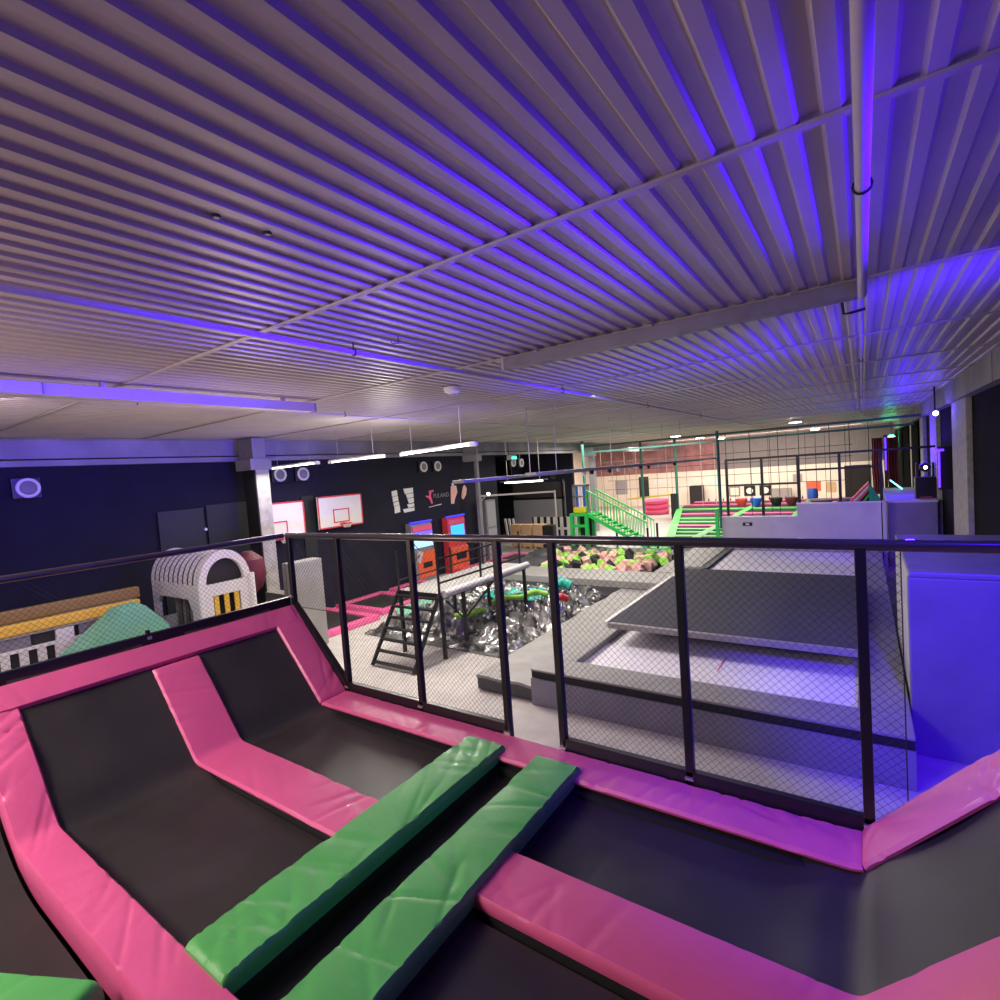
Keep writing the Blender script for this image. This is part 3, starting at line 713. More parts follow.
# backboards
def backboard(y0, y1, z0, z1, label, ry0, ry1, rz0, rz1, xo=.25):
    t = thing('basketball_backboard', label, 'backboard', 'backboards on the left wall')
    X = WX+xo
    obj('board', MB().box((X-.03, y0, z0), (X, y1, z1), .005), M_white, t)
    e = .035
    obj('red_border', MB().box((X, y0, z0), (X+.008, y1, z0+e)).box((X, y0, z1-e), (X+.008, y1, z1)).box((X, y0, z0), (X+.008, y0+e, z1)).box((X, y1-e, z0), (X+.008, y1, z1)), M_red, t)
    e = .028
    obj('target_square', MB().box((X, ry0, rz0), (X+.008, ry1, rz0+e)).box((X, ry0, rz1-e), (X+.008, ry1, rz1)).box((X, ry0, rz0), (X+.008, ry0+e, rz1)).box((X, ry1-e, rz0), (X+.008, ry1, rz1)), M_red, t)
    yc = (ry0+ry1)/2; R = .13
    q = obj('hoop', MB().path([(X+.06+R + R*math.cos(a*PI/10), yc + R*math.sin(a*PI/10), rz0-.03) for a in range(20)], .012, 6, True).box((X, yc-.06, rz0-.07), (X+.07, yc+.06, rz0-.01)), M_red, t, True)
    b = MB()
    for a in range(12):
        a0 = a*PI/6
        for s_ in (1, -1):
            a1 = a0 + s_*PI/6
            p = [(X+.06+R + R*math.cos(a0), yc+R*math.sin(a0), rz0-.03), (X+.06+R + R*.75*math.cos(a1), yc+R*.75*math.sin(a1), rz0-.08), (X+.06+R + R*.6*math.cos(a0), yc+R*.6*math.sin(a0), rz0-.13)]
            b.path(p, .004, 4)
    obj('hoop_net', b, M_white, q)
    obj('wall_bracket', MB().bar((WX, yc-.2, (z0+z1)/2), (X-.03, yc-.2, (z0+z1)/2), .05).bar((WX, yc+.2, (z0+z1)/2), (X-.03, yc+.2, (z0+z1)/2), .05), M_black, t)
    return center(t)
backboard(8.05, 9.45, 2.08, 2.90, 'red edged basketball backboard, the whole one right of the column', 8.50, 9.0, 2.20, 2.55)
backboard(6.62, 7.70, 1.98, 2.86, 'red edged basketball backboard partly behind the concrete column', 6.82, 7.22, 2.05, 2.42, .2)
single('wall_panel', MB().box((WX, 7.75, 1.2), (WX+.05, 8.1, 2.95), .004), M_panelg, 'narrow dark green panel between the two backboards', 'panel')
# poster with torn black figure: pale pieces on the wall
b = MB()
def yz(pts, x=WX+.004, t=.012): return [(x, p[0], p[1]) for p in pts], (t, 0, 0)
t = thing('wall_graphic', 'pale violet wall graphic of broken slats left of the logo', 'wall graphic')
for k, (z0, z1) in enumerate(((2.70, 2.86), (2.54, 2.69), (2.42, 2.52), (2.20, 2.41))):
    obj('slat', MB().poly(*yz([(10.80+.02*k, z0), (11.02+.02*k, z0+.02), (11.01+.02*k, z1+.02), (10.80+.02*k, z1)])), M_white, t)
for k, (z0, z1, y0) in enumerate(((2.74, 2.90, 11.33), (2.60, 2.73, 11.42), (2.44, 2.59, 11.47), (2.31, 2.42, 11.44), (2.18, 2.29, 11.25))):
    obj('slat', MB().poly(*yz([(y0, z0), (11.68, z0+.02), (11.69, z1+.01), (y0-.05, z1)])), M_white, t)
center(t)
t = thing('wall_logo', 'wall logo of a pink leaping figure beside small grey letters', 'logo')
obj('figure', MB().poly(*yz([(12.40, 2.76), (12.62, 2.78), (12.62, 2.72), (12.50, 2.70), (12.48, 2.58), (12.55, 2.35), (12.48, 2.33), (12.40, 2.50), (12.25, 2.58), (12.22, 2.62), (12.40, 2.60)])), M_tyre, t)
obj('underline', MB().poly(*yz([(12.35, 2.23), (12.95, 2.27), (12.95, 2.30), (12.35, 2.25)])), M_white, t)
cu = bpy.data.curves.new('letters', 'FONT'); cu.body = 'PULAND'; cu.size = .20; cu.extrude = .004
to = bpy.data.objects.new('letters', cu); C.objects.link(to)
to.rotation_euler = (PI/2, 0, PI/2); to.location = (WX+.012, 12.58, 2.51)
bpy.context.view_layer.update()
me = bpy.data.meshes.new_from_object(to); me.transform(to.matrix_world); bpy.data.objects.remove(to)
obj('letters', me, M_tray, t); center(t)
t = thing('wall_graphic', 'pink and white figures painted on the wall right of the logo', 'wall graphic')
obj('figure', MB().poly(*yz([(13.45, 2.25), (13.60, 2.24), (13.66, 2.40), (13.82, 2.62), (13.78, 2.84), (13.62, 2.86), (13.50, 2.84), (13.46, 2.5)])), M_peach, t)
obj('figure', MB().poly(*yz([(14.02, 2.40), (14.12, 2.34), (14.28, 2.50), (14.34, 2.70), (14.24, 2.84), (14.14, 2.78), (14.06, 2.58)])), M_peach, t)
obj('figure_head', MB().lathe((WX+.004, 13.6, 2.90), [(.05, 0), (.05, .012)], 14, 'X'), M_white, t); center(t)
# arcade machines
def arcade(y0, y1, z1, label, kind):
    t = thing('arcade_machine', label, 'arcade machine', 'arcade machines by the left wall')
    X0, X1 = WX+.05, WX+.30
    obj('cabinet', MB().poly([(X0, y0, 0), (X1+.06, y0, 0), (X1+.06, y0, .78), (X1, y0, .86), (X1-.03, y0, z1-.08), (X1-.08, y0, z1), (X0, y0, z1)], (0, y1-y0, 0)), M_red if kind else M_tray, t)
    obj('marquee', MB().obox((X1-.005, (y0+y1)/2, z1-.17), (.03, y1-y0-.08, .15)), M_tyre, t)
    obj('top_trim', MB().box((X1-.09, y0-.01, z1), (X1-.0, y1+.01, z1+.05), .01), M_bluel, t)
    if kind:
        obj('screen', MB().box((X1-.0, y0+.12, 1.06), (X1+.02, y1-.10, z1-.27), .01), M_scrn, t)
        obj('lower_panel', MB().box((X1+.06, y0+.02, .12), (X1+.08, y1-.02, .80), .01), M_orange, t)
        obj('coin_slot', MB().box((X1+.08, y0+.22, .42), (X1+.095, y1-.16, .66), .01), M_base, t)
    else:
        obj('upper_screen', MB().box((X1-.0, y0+.06, 1.46), (X1+.02, y1-.05, z1-.27), .01), M_scrn2, t)
        obj('screen', MB().box((X1-.0, y0+.06, 1.08), (X1+.02, y1-.05, 1.44), .01), M_scrw, t)
        obj('lower_panel', MB().box((X1+.06, y0+.10, .16), (X1+.08, y1, .96), .01), M_orange, t)
        obj('coin_slot', MB().box((X1+.08, y0+.30, .45), (X1+.095, y1-.22, .62), .01), M_base, t)
    return center(t)
arcade(11.20, 12.12, 1.83, 'left arcade machine with violet and pale blue screens', 0)
arcade(12.86, 13.76, 1.83, 'right arcade machine with light blue screen in a red frame', 1)
# exit box hanging
t = thing('exit_sign', 'black exit box with green lit face below the eaves beam', 'sign')
obj('box', MB().box((-11.2, 16.4, 3.62), (-11.0, 17.1, 3.82), .01), M_black, t)
obj('lit_face', MB().box((-11.0, 16.75, 3.65), (-10.985, 17.08, 3.74)), M_exit, t)
obj('hanger', MB().tube((-11.1, 16.7, 3.8), (-11.1, 16.7, HC), .01, 6), M_black, t); center(t)
# floor standing lamp/pole near stage
t = thing('pole_lamp', 'thin pale pole with a bent arm and small white lamp before the stage', 'lamp')
obj('pole', MB().path([(-11.05, 14.6, 0), (-11.05, 14.6, 2.2), (-10.95, 15.0, 2.45)], .02, 8), M_pipe, t, True)
obj('head', MB().lathe((-10.95, 15.0, 2.40), [(.03, 0), (.05, .02), (.05, .08), (.03, .10)], 14), M_lampw, t, True); center(t)

# ------------------------------------------------------------------ stage alcove
t = thing('stage_backdrop', 'grey projection screen in a black frame at the back of the stage', 'screen')
obj('cloth', MB().box((-13.2, 20.0, .45), (-10.7, 20.03, 1.85)), M_screen, t)
obj('frame', MB().box((-13.3, 19.98, 1.85), (-10.6, 20.06, 1.95)).box((-13.3, 19.98, .3), (-13.2, 20.06, 1.95)).box((-10.7, 19.98, 0), (-10.6, 20.06, 2.7)).box((-15.0, 20.06, 0), (-13.25, 20.1, 3.9)), M_black, t)
obj('back_panel', MB().box((-13.3, 20.1, 0), (-10.6, 20.14, 2.6)), mat('dark taupe panel', (.075, .068, .068), .7), t); center(t)
t = thing('tall_cabinet', 'tall grey mesh cabinet on the left wall before the stage', 'cabinet')
obj('body', MB().box((-11.38, 15.0, 0), (-11.12, 15.62, 2.22), .01), M_tray, t)
obj('upper_door', MB().box((-11.12, 15.05, 1.25), (-11.10, 15.57, 2.15)), M_screen, t)
obj('lower_door', MB().box((-11.12, 15.05, .08), (-11.10, 15.57, 1.18)), M_screen, t); center(t)
for i in range(3):
    t = thing('wooden_crate', ['left of three wooden upright crates before the stage', 'middle of three wooden upright crates before the stage', 'right of three wooden upright crates before the stage'][i], 'crate', 'wooden crates before the stage')
    x = -12.05 + i*.52
    obj('board', MB().box((x, 17.9, .08), (x+.46, 18.3, .98), .01), M_wood, t)
    obj('foot', MB().box((x+.03, 17.92, 0), (x+.12, 18.2, .08)), M_wood, t); obj('foot', MB().box((x+.34, 17.92, 0), (x+.43, 18.2, .08)), M_wood, t); center(t)
single('black_crate', MB().box((-10.55, 17.9, 0), (-10.05, 18.3, .95), .01), M_base, 'black crate right of the wooden crates', 'crate')
for i in range(3):
    x = -12.65 + i*.2
    single('striped_board', MB().obox((x, 18.5, .62), (.10, .04, 1.12), (0, -.12, 0)), M_white, ['leftmost white slat leaning behind the crates', 'middle white slat leaning behind the crates', 'right white slat leaning behind the crates'][i], 'slat', 'leaning white slats')
t = thing('striped_barrier', 'black and white striped barrier before the grey screen', 'barrier')
obj('panel', MB().box((-11.6, 18.9, 0), (-9.5, 18.95, 1.18)), M_base, t)
for i in range(7):
    x = -11.5 + i*.31; z0 = .75 if i < 4 else .3
    obj('white_stripe', MB().box((x, 18.87, z0), (x+.15, 18.9, 1.18)), M_white, t)
obj('cross_board', MB().box((-10.55, 18.86, .66), (-9.9, 18.87, .76)), M_white, t); center(t)
t = thing('stage_portal', 'slim pale portal bar hanging across the stage front', 'portal')
obj('bar', MB().bar((-11.1, 14.72, 2.40), (-9.63, 17.4, 2.31), .06), M_pipe, t)
obj('upright', MB().bar((-11.1, 14.72, 0), (-11.1, 14.72, 2.38), .04), M_pipe, t)
obj('upright', MB().bar((-9.6, 17.4, 0), (-9.6, 17.4, 2.36), .05), M_pipe, t); center(t)

# ------------------------------------------------------------------ green tower and stairs
t = thing('play_tower', 'bright green play tower frame with blue and yellow tubes on top', 'play tower')
for x in (-8.95, -8.35):
    for y in (17.4, 18.0): obj('post', MB().bar((x, y, 0), (x, y, 1.42), .12), M_gsteel, t)
obj('beam', MB().box((-9.0, 17.33, 1.36), (-8.3, 18.05, 1.46)).box((-9.0, 17.35, .95), (-8.3, 17.42, 1.05)), M_gsteel, t)
obj('back_board', MB().box((-8.9, 17.95, 0), (-8.4, 18.0, 1.35)), M_base, t)
for i in range(4):
    x = -8.82 + i*.14
    obj('blue_tube', MB().tube((x, 17.7, 1.62), (x, 17.7, 2.5), .05, 10), M_blue if i % 2 == 0 else M_white, t, True)
obj('yellow_collar', MB().box((-8.92, 17.5, 1.46), (-8.42, 17.9, 1.68), .06), M_yel2, t)
obj('upper_frame', MB().box((-8.97, 17.6, 2.45), (-8.35, 17.8, 2.52)).box((-8.97, 17.6, 1.4), (-8.90, 17.8, 2.5)).box((-8.42, 17.6, 1.4), (-8.35, 17.8, 2.5)).box((-8.97, 17.6, 2.05), (-8.35, 17.64, 2.10)), M_tray, t); center(t)
t = thing('stair_flight', 'bright green metal staircase with barred handrails', 'stairs')
A = V((-8.35, 17.5, 1.44)); B = V((-6.15, 17.5, .28)); dy = .75
N_ = 11
for k in range(N_):
    p = A + (B-A)*((k+.5)/N_)
    obj('tread', MB().box((p.x-.09, 17.5, p.z-.02), (p.x+.12, 17.5+dy, p.z+.02)), M_gsteel, t)
for y in (17.48, 17.5+dy):
    obj('stringer', MB().bar((A.x, y, A.z-.03), (B.x, y, B.z-.06), .04, .12), M_gsteel, t)
    obj('handrail', MB().bar((A.x, y, A.z+.86), (B.x, y, B.z+.82), .05), M_gsteel, t)
    for k in range(20):
        f_ = k/19; x = A.x + (B.x-A.x)*f_; z0 = A.z + (B.z-A.z)*f_
        obj('baluster', MB().tube((x, y, z0), (x, y, z0+.84), .014, 5), M_gsteel, t)
for x, zz in ((-8.2, 1.35), (-7.3, .85)): obj('leg', MB().bar((x, 17.6, 0), (x, 17.6, zz), .06), M_dgreen, t)
obj('landing', MB().box((-6.2, 17.3, 0), (-5.2, 18.4, .25), .01), M_gsteel, t)
center(t)
for i, x in enumerate((-6.05, -5.75)):
    single('short_post', MB().bar((x, 17.25+.1*i, 0), (x, 17.25+.1*i, .95+.15*i), .06), M_black, ['left short black post at the stair foot', 'right short black post at the stair foot'][i], 'post', 'short posts at the stair foot')
# green frame poles and beams in the hall
pl = [(-4.27, 20.0, M_dgreen, 4.1, .055, 'tall green pole standing by the stepped wall'), (-9.95, 28, M_dgreen, 4.3, .07, 'green pole above the far handrail, left of the tyres'), (-8.1, 28, M_dgreen, 4.3, .07, 'green pole right of the pink tyres'),
      (-10.3, 21.5, M_dgreen, 4.3, .06, 'green pole behind the play tower')]
for x, y, m, h, r, lb in pl:
    single('green_pole', MB().tube((x, y, 0), (x, y, h), r, 12), m, lb, 'pole', 'green poles of the hall frame')
single('green_post', MB().box((-3.72, 16.6, 0), (-3.62, 16.7, 1.6), .01), M_gsteel, 'short bright green post at the left end of the stepped wall', 'post')
for i, (y, z_) in enumerate(((20.0, 3.98), (22.5, 3.80), (28.0, 3.95))):
    single('frame_beam', MB().bar((-10.6 if i else -9.5, y, z_), (1.45, y, z_), .07), M_dgreen,
           ['nearest dark green beam below the roof', 'middle dark green beam below the roof', 'farthest dark green beam below the roof'][i], 'beam', 'green beams below the roof')
for i, x in enumerate((-4.6, -3.9, -3.3, -2.7, -2.1, -1.6, -1.0, -.4, .2)):
    single('rigging_line', MB().tube((x, 23.0 + (i % 3)*1.2, .5 if x < -.2 else 0), (x, 23.0 + (i % 3)*1.2, 4.1), .013, 5), M_black, 'thin vertical rigging line behind the black frame', 'line', 'rigging lines of the jump area')
for i, x in enumerate((-13.2, -12.5, -11.7, -11.0, -9.2, -8.7, -7.3, -6.6)):
    single('net_pole', MB().tube((x, 30, 0), (x, 30, 4.2), .02, 5), M_steel, 'thin steel net pole far behind the stairs', 'pole', 'net poles behind the stairs')

# far multi trampolines
fl = []
t = thing('trampoline_park', 'far green and pink padded trampoline grid beyond the stepped wall', 'trampoline')
obj('base', MB().poly([(-5.3, 17.3, .0), (-.1, 17.3, 0), (-.1, 32.5, 0), (-8.4, 32.5, 0), (-8.4, 28.5, 0)], (0, 0, .5)), M_base, t)
bands = [(17.0, M_pink), (18.0, M_green), (18.9, M_green), (19.8, M_green), (20.8, M_pink), (22.0, M_green), (23.3, M_green), (25.2, M_pink), (27.6, M_green), (30.0, M_pink), (32.0, M_pink)]
for y, m in bands:
    x0 = -4.2 - (y-17)*.28
    obj('cross_pad', MB().box((max(x0-1.0, -8.3), y, .50), (-.15, y+.32, .58), .02), m, t)
for x in (-4.6, -2.3):
    obj('long_pad', MB().box((x-.15, 17.0, .50), (x+.15, 32.4, .585), .02), M_green, t)
obj('long_pad', MB().poly([(-5.4, 17.0, .5), (-5.1, 17.0, .5), (-8.0, 28.5, .5), (-8.3, 28.5, .5)], (0, 0, .09)), M_green, t)
center(t)
single('handbag', MB().box((-2.15, 19.5, .58), (-1.95, 19.7, .78), .03), M_base, 'small black bag on the far green pads', 'bag') if False else None
# pink tyre stack
for i in range(3):
    b = MB(); R = .62; r = .15
    cx, cy, cz = -10.25, 31, .17 + i*.29
    ring = [(cx + R*math.cos(a*PI/14), cy + R*math.sin(a*PI/14), cz) for a in range(28)]
    b.path(ring, r, 10, True)
    single('pink_tyre', b, M_tyre, ['bottom tyre of the stack of three pink tyres', 'middle tyre of the stack of three pink tyres', 'top tyre of the stack of three pink tyres'][i], 'tyre', 'stack of pink tyres', True)
single('balance_beam', MB().bar((-11.6, 30.0, 1.0), (-8.3, 27.9, 1.35), .09), M_yel2, 'sloping striped balance beam above the pink tyres', 'beam')
single('black_stand', MB().box((-8.35, 27.6, 0), (-8.05, 27.9, 1.4), .02), M_base, 'black stand at the right end of the balance beam', 'stand')
# black door and frames on the far wall
single('black_cabinet', MB().box((-9.5, 35.6, 0), (-8.7, 36.2, 1.35), .02), M_base, 'tall black cabinet against the far wall', 'cabinet')
pic = [(-6.9, 'plain'), (-6.0, 'disc'), (-5.1, 'disc')]
for i, (x, kd) in enumerate(pic):
    t = thing('framed_picture', ['left small framed picture on the far cream wall', 'middle framed picture with a white disc on the far wall', 'right framed picture with a white disc on the far wall'][i], 'picture', 'framed pictures on the far wall')
    obj('frame', MB().box((x-.33, Y1-.05, .50), (x+.33, Y1, 1.14), .01), M_base if kd == 'disc' else M_tray, t)
    if kd == 'disc': obj('disc', MB().lathe((x, Y1-.06, .83), [(.2, 0), (.2, .02)], 20, 'Y'), M_white, t)
    else: obj('print', MB().box((x-.25, Y1-.06, .58), (x+.25, Y1-.05, 1.06)), M_cream, t)
    center(t)
single('grey_cabinet', MB().box((-4.7, 35.9, .0), (-3.6, 36.3, .95), .01), M_grey, 'grey cabinet against the far cream wall', 'cabinet')
single('red_sign', MB().box((-2.85, Y1-.04, .68), (-2.1, Y1, 1.28), .01), M_orange, 'red poster on the far cream wall', 'poster')
single('dark_doorway_panel', MB().box((-.9, Y1-.06, 0), (.35, Y1, 2.1)), M_base, 'dark closed doorway panel at the right of the far wall', 'door')
single('service_counter', MB().box((-8.6, 33.6, 0), (-.9, 34.0, .42), .01), M_white, 'long low white counter before the far wall', 'counter')
for i in range(14):
    x = -8.3 + i*.42
    single('counter_bottle', MB().lathe((x, 33.8, .42), [(.04, 0), (.04, .12), (.015, .17), (.015, .22)], 8), M_base, 'small dark bottle on the far white counter', 'bottle', 'bottles on the far counter')
# tubs
for i, (x, m, c) in enumerate(((-5.05, M_red, 'red'), (-4.40, M_blue, 'blue'), (-3.5, M_panelg, 'dark green'), (-2.85, M_curtr, 'dark purple'))):
    b = MB().lathe((x, 28.4, .58), [(.15, 0), (.22, .15), (.29, .38), (.27, .40), (.20, .14)], 18)
    single('bucket_seat', b, m, c + ' bucket on the far trampoline pads', 'bucket', None, True)
single('wicker_bowl', MB().lathe((-1.15, 20.0, 1.43), [(.25, 0), (.40, .10), (.38, .12)], 20), M_wood, 'flat wicker bowl on a stand behind the stepped wall', 'bowl', None, True)
b = MB().box((-1.6, 19.8, 0), (-.2, 20.2, 1.43)); single('rear_shelf', b, M_base, 'dark shelf block right behind the stepped wall', 'shelf')
single('wicker_bowl', MB().lathe((-.55, 20.0, 1.43), [(.14, 0), (.22, .12), (.20, .14)], 20), M_wood, 'small deep wicker bowl on the same stand', 'bowl', None, True)
for i, (z_, y_) in enumerate(((1.55, 31.2), (2.1, 31.6), (2.75, 30.6), (3.3, 31.0))):
    single('net_rope', MB().tube((-13.5, y_, z_), (-.4, y_, z_), .014, 5), M_black, ['lowest', 'second lowest', 'second highest', 'highest'][i] + ' of the horizontal ropes before the far wall', 'rope', 'horizontal ropes of the far net')
for i in range(16):
    x = -13.6 + i*.86
    single('net_rope', MB().tube((x, 31.2, .6 if x > -8.3 else 0), (x, 31.2, 4.2), .010, 5), M_black, 'thin upright rope of the far net', 'rope', 'upright ropes of the far net')
for i, (x, w_, z0, z1, m, lb) in enumerate(((-14.6, .9, .9, 1.9, M_screen, 'grey notice board at the left of the far wall'), (-12.9, .7, .6, 2.1, M_panelg, 'dark door panel left of the pink tyres on the far wall'),
        (-11.6, 1.1, 1.5, 1.9, M_white, 'white sign board above the pink tyres'), (-8.3, .5, 1.4, 1.8, M_white, 'small white sign above the black cabinet'), (-3.3, .5, 1.3, 1.75, M_screen, 'small grey notice left of the red poster'),
        (-1.6, .5, .6, 1.2, M_wood, 'brown board right of the red poster'))):
    single('wall_board', MB().box((x-w_/2, Y1-.05, z0), (x+w_/2, Y1, z1), .01), m, lb, 'board')
# striped slide
t = thing('toy_slide', 'steep striped slide glowing red and green at the far right', 'slide')
for i, m in enumerate((M_tyre, M_white, M_tyre, M_base, M_gsteel, M_base)):
    y = 24.0 + i*.0; o_ = i*.11
    obj('slide_stripe', MB().poly([(-.55+o_, 23.9, 1.02), (-.45+o_, 23.9, 1.02), (.15, 23.9, 1.72-o_), (.15, 23.9, 1.82-o_)], (0, .6, 0)), m, t)
obj('side_sheet', MB().poly([(.16, 23.9, 1.8), (.48, 23.9, 1.2), (.48, 23.9, .2), (.16, 23.9, .2)], (0, .6, 0)), M_teal, t)
obj('support', MB().box((-.5, 24.0, 0), (.4, 24.4, 1.1)), M_base, t); center(t)
single('led_stick', MB().tube((.72, 21.3, 2.0), (1.0, 20.9, 1.735), .018, 6), M_cyan, 'short cyan glowing stick leaning on the blue lit block', 'light')
# people-free reception: coloured boxes near the red sign
single('blue_barrel', MB().lathe((-2.15, 31, .58), [(.2, 0), (.24, .2), (.24, .5), (.2, .62)], 16), M_blue, 'blue barrel in front of the red poster', 'barrel', None, True)

# ------------------------------------------------------------------ play corner beyond the left fence
t = thing('play_deck', 'dark raised play deck beyond the left net fence', 'deck')
obj('top', MB().box((-11.35, -1.0, .78), (-7.6, 4.75, .86), .01), M_bluegrey, t)
for x in (-11.1, -7.8):
    for y in (-.8, 2, 4.5): obj('leg', MB().bar((x, y, 0), (x, y, .78), .1), M_black, t)
obj('skirt', MB().box((-7.66, -1.0, 0), (-7.62, 4.75, .78)), M_dgrey, t); center(t)
# playhouse
t = thing('playhouse', 'white plastic playhouse with arched striped roof and yellow bars', 'playhouse')
hx0, hx1, hy0, hy1, hz0, hz1 = -9.62, -8.0, 3.66, 4.42, .86, 1.84
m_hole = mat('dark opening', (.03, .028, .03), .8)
# side wall facing the viewer with big opening: built as a frame
b = MB()
b.box((hx0, hy0, hz0), (hx0+.18, hy0+.05, hz1-.22)).box((hx1-.30, hy0, hz0), (hx1-.052, hy0+.05, hz1-.22)).box((hx0, hy0, hz1-.22), (hx1-.052, hy0+.05, hz1))
b.poly([(hx1-.30, hy0, hz1-.22), (hx1-.42, hy0, hz1-.22), (hx1-.30, hy0, hz1-.40)], (0, .05, 0)).poly([(hx0+.18, hy0, hz1-.22), (hx0+.28, hy0, hz1-.22), (hx0+.18, hy0, hz1-.34)], (0, .05, 0))
obj('side_wall', b, M_white, t)
obj('rear_wall', MB().box((hx0, hy1-.05, hz0), (hx1-.052, hy1-.002, hz1)), M_white, t)
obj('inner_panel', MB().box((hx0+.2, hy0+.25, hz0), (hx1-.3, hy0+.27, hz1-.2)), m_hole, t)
for k in range(4): obj('inner_bar', MB().box((hx0+.30+k*.24, hy0+.20, hz0+.05), (hx0+.38+k*.24, hy0+.25, hz1-.25)), M_grey, t)
b = MB().box((hx1-.05, hy0, hz0), (hx1, hy0+.17, hz1-.18)).box((hx1-.05, hy1-.17, hz0), (hx1, hy1-.0, hz1-.18)).box((hx1-.05, hy0, hz1-.18), (hx1, hy1, hz1)).box((hx1-.05, hy0+.17, hz0), (hx1, hy1-.17, hz0+.25))
obj('gate_wall', b, M_white, t)
for k in range(3):
    obj('yellow_bar', MB().box((hx1-.04, hy0+.19+k*.155, hz0+.25), (hx1-.015, hy0+.26+k*.155, hz1-.18)), M_yellow, t)
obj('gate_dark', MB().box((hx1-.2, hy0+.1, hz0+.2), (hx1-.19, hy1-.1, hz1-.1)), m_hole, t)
yc = (hy0+hy1)/2; R = (hy1-hy0)/2
def arch(x0, x1, r0, r1, zs=1.25):
    b = MB(); n_ = 18; rr = []
    for k in range(n_+1):
        a_ = PI*k/n_
        rr.append([(x, yc - r*math.cos(a_), hz1 + r*math.sin(a_)*zs) for x, r in ((x0, r0), (x1, r0), (x1, r1), (x0, r1))])
    vs = [[b.bm.verts.new(p) for p in q] for q in rr]
    for a_, c_ in zip(vs, vs[1:]):
        for k in range(4): b.bm.faces.new((a_[k], a_[(k+1)%4], c_[(k+1)%4], c_[k]))
    b.bm.faces.new(vs[0]); b.bm.faces.new(vs[-1][::-1]); return b
obj('roof_shell', arch(hx0+.02, hx1-.1, R-.05, R-.015), mat('dark violet roof shell', (.05, .045, .07), .6), t, True)
for k in range(10):
    x = hx0 + k*.158
    obj('roof_hoop', arch(x, x+.085, R-.014, R+.0), M_white, t, True)
obj('front_arch', arch(hx1-.08, hx1, R-.09, R+.01), M_white, t, True)
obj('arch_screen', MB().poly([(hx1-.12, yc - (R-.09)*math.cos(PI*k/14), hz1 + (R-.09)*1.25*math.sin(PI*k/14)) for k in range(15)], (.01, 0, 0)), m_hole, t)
obj('corner_post', MB().tube((hx1, hy1+.02, hz0), (hx1, hy1+.02, hz1+.06), .05, 10).tube((hx1, hy0-.0, hz0), (hx1, hy0-.0, hz1+.02), .035, 10), M_white, t, True)
center(t)
# yellow beams and slatted fence
for i, (x, ya, yb, z0, z1) in enumerate(((-8.9, -.9, 3.2, 1.74, 1.90), (-8.45, -.9, 3.03, 1.66, 1.79))):
    single('yellow_beam', MB().box((x-.06, ya, z0), (x+.06, yb, z1), .02), M_yellow if i else mat('dull yellow vinyl', (.30, .20, .05), .55), ['dull yellow beam behind the brighter yellow beam', 'bright yellow beam above the white slatted fence'][i], 'beam', 'yellow beams of the play corner')
    for y in (-.5, 1.6, 2.9):
        pass
t = thing('slatted_fence', 'white play fence with dark upright slots below the yellow beam', 'fence')
b = MB(); X = -8.35
obj('panel_back', MB().box((X-.06, -.9, .86), (X-.045, 2.75, 1.66)), m_hole, t)
obj('rail', MB().box((X-.03, -.9, 1.46), (X+.01, 2.72, 1.50)), M_white, t)
obj('rail', MB().box((X-.04, -.9, 1.64), (X+.01, 2.75, 1.66)), M_grey, t)
k = 0; y = -.85
while y < 2.7:
    obj('slat', MB().box((X-.03, y, .86), (X, y+.085, 1.47)), M_white, t); y += .17; k += 1
obj('wide_slat', MB().box((X-.037, 2.06, .865), (X+.02, 2.24, 1.635)), M_white, t)
for q0 in (-.7, .3, 1.2, 2.3):
    obj('upper_slot', MB().box((X-.03, q0, 1.50), (X-.005, q0+.62, 1.63)), M_tray, t)
obj('support', MB().box((-8.95, -.9, 1.5), (-8.85, 3.1, 1.74)).box((-8.5, -.9, .86), (-8.42, 3.0, 1.66)), M_grey, t)
center(t)
# mint wedges
t = thing('foam_wedge', 'mint green foam wedge left of the playhouse', 'wedge')
obj('body', MB().poly([(-7.6, 1.75, .86), (-7.6, 1.80, 1.22), (-7.6, 2.55, 1.795), (-7.6, 2.80, 1.82), (-7.6, 3.05, 1.5), (-7.6, 3.05, .86)], (-.55, .05, 0)), M_mint, t); center(t)
single('foam_wedge', MB().poly([(-7.55, 2.75, .86), (-7.25, 3.3, 1.30), (-6.85, 3.55, 1.35), (-6.6, 3.6, .86)], (-.3, .25, 0)), M_mint, 'small mint green wedge in front of the playhouse', 'wedge')
single('wedge_stand', MB().box((-7.55, 2.9, 0), (-6.7, 3.7, .86), .01), M_dgrey, 'dark stand under the small mint green wedge', 'stand')
# arcade chair-like red figure and bench behind net
single('red_punch_ball', MB().lathe((-9.6, 5.3, 1.2), [(.05, 0), (.22, .15), (.30, .4), (.26, .7), (.08, .85)], 18), M_curtr, 'dull red standing punch bag behind the net beside the playhouse', 'punch bag', None, True)
single('punch_bag_stand', MB().lathe((-9.6, 5.3, 0), [(.3, 0), (.3, .06), (.06, .12), (.05, 1.2)], 18), M_base, 'black stand carrying the dull red punch bag', 'stand', None, True)
single('padded_wall', MB().box((-10.6, 6.15, .0), (-9.1, 6.42, 1.0), .02), M_grey, 'grey padded low wall at the near end of the floor trampolines', 'wall pad')
single('padded_wall', MB().box((-9.25, 5.75, .0), (-8.95, 6.45, 1.75), .03), M_grey, 'tall grey padded pillar behind the fence corner', 'wall pad')

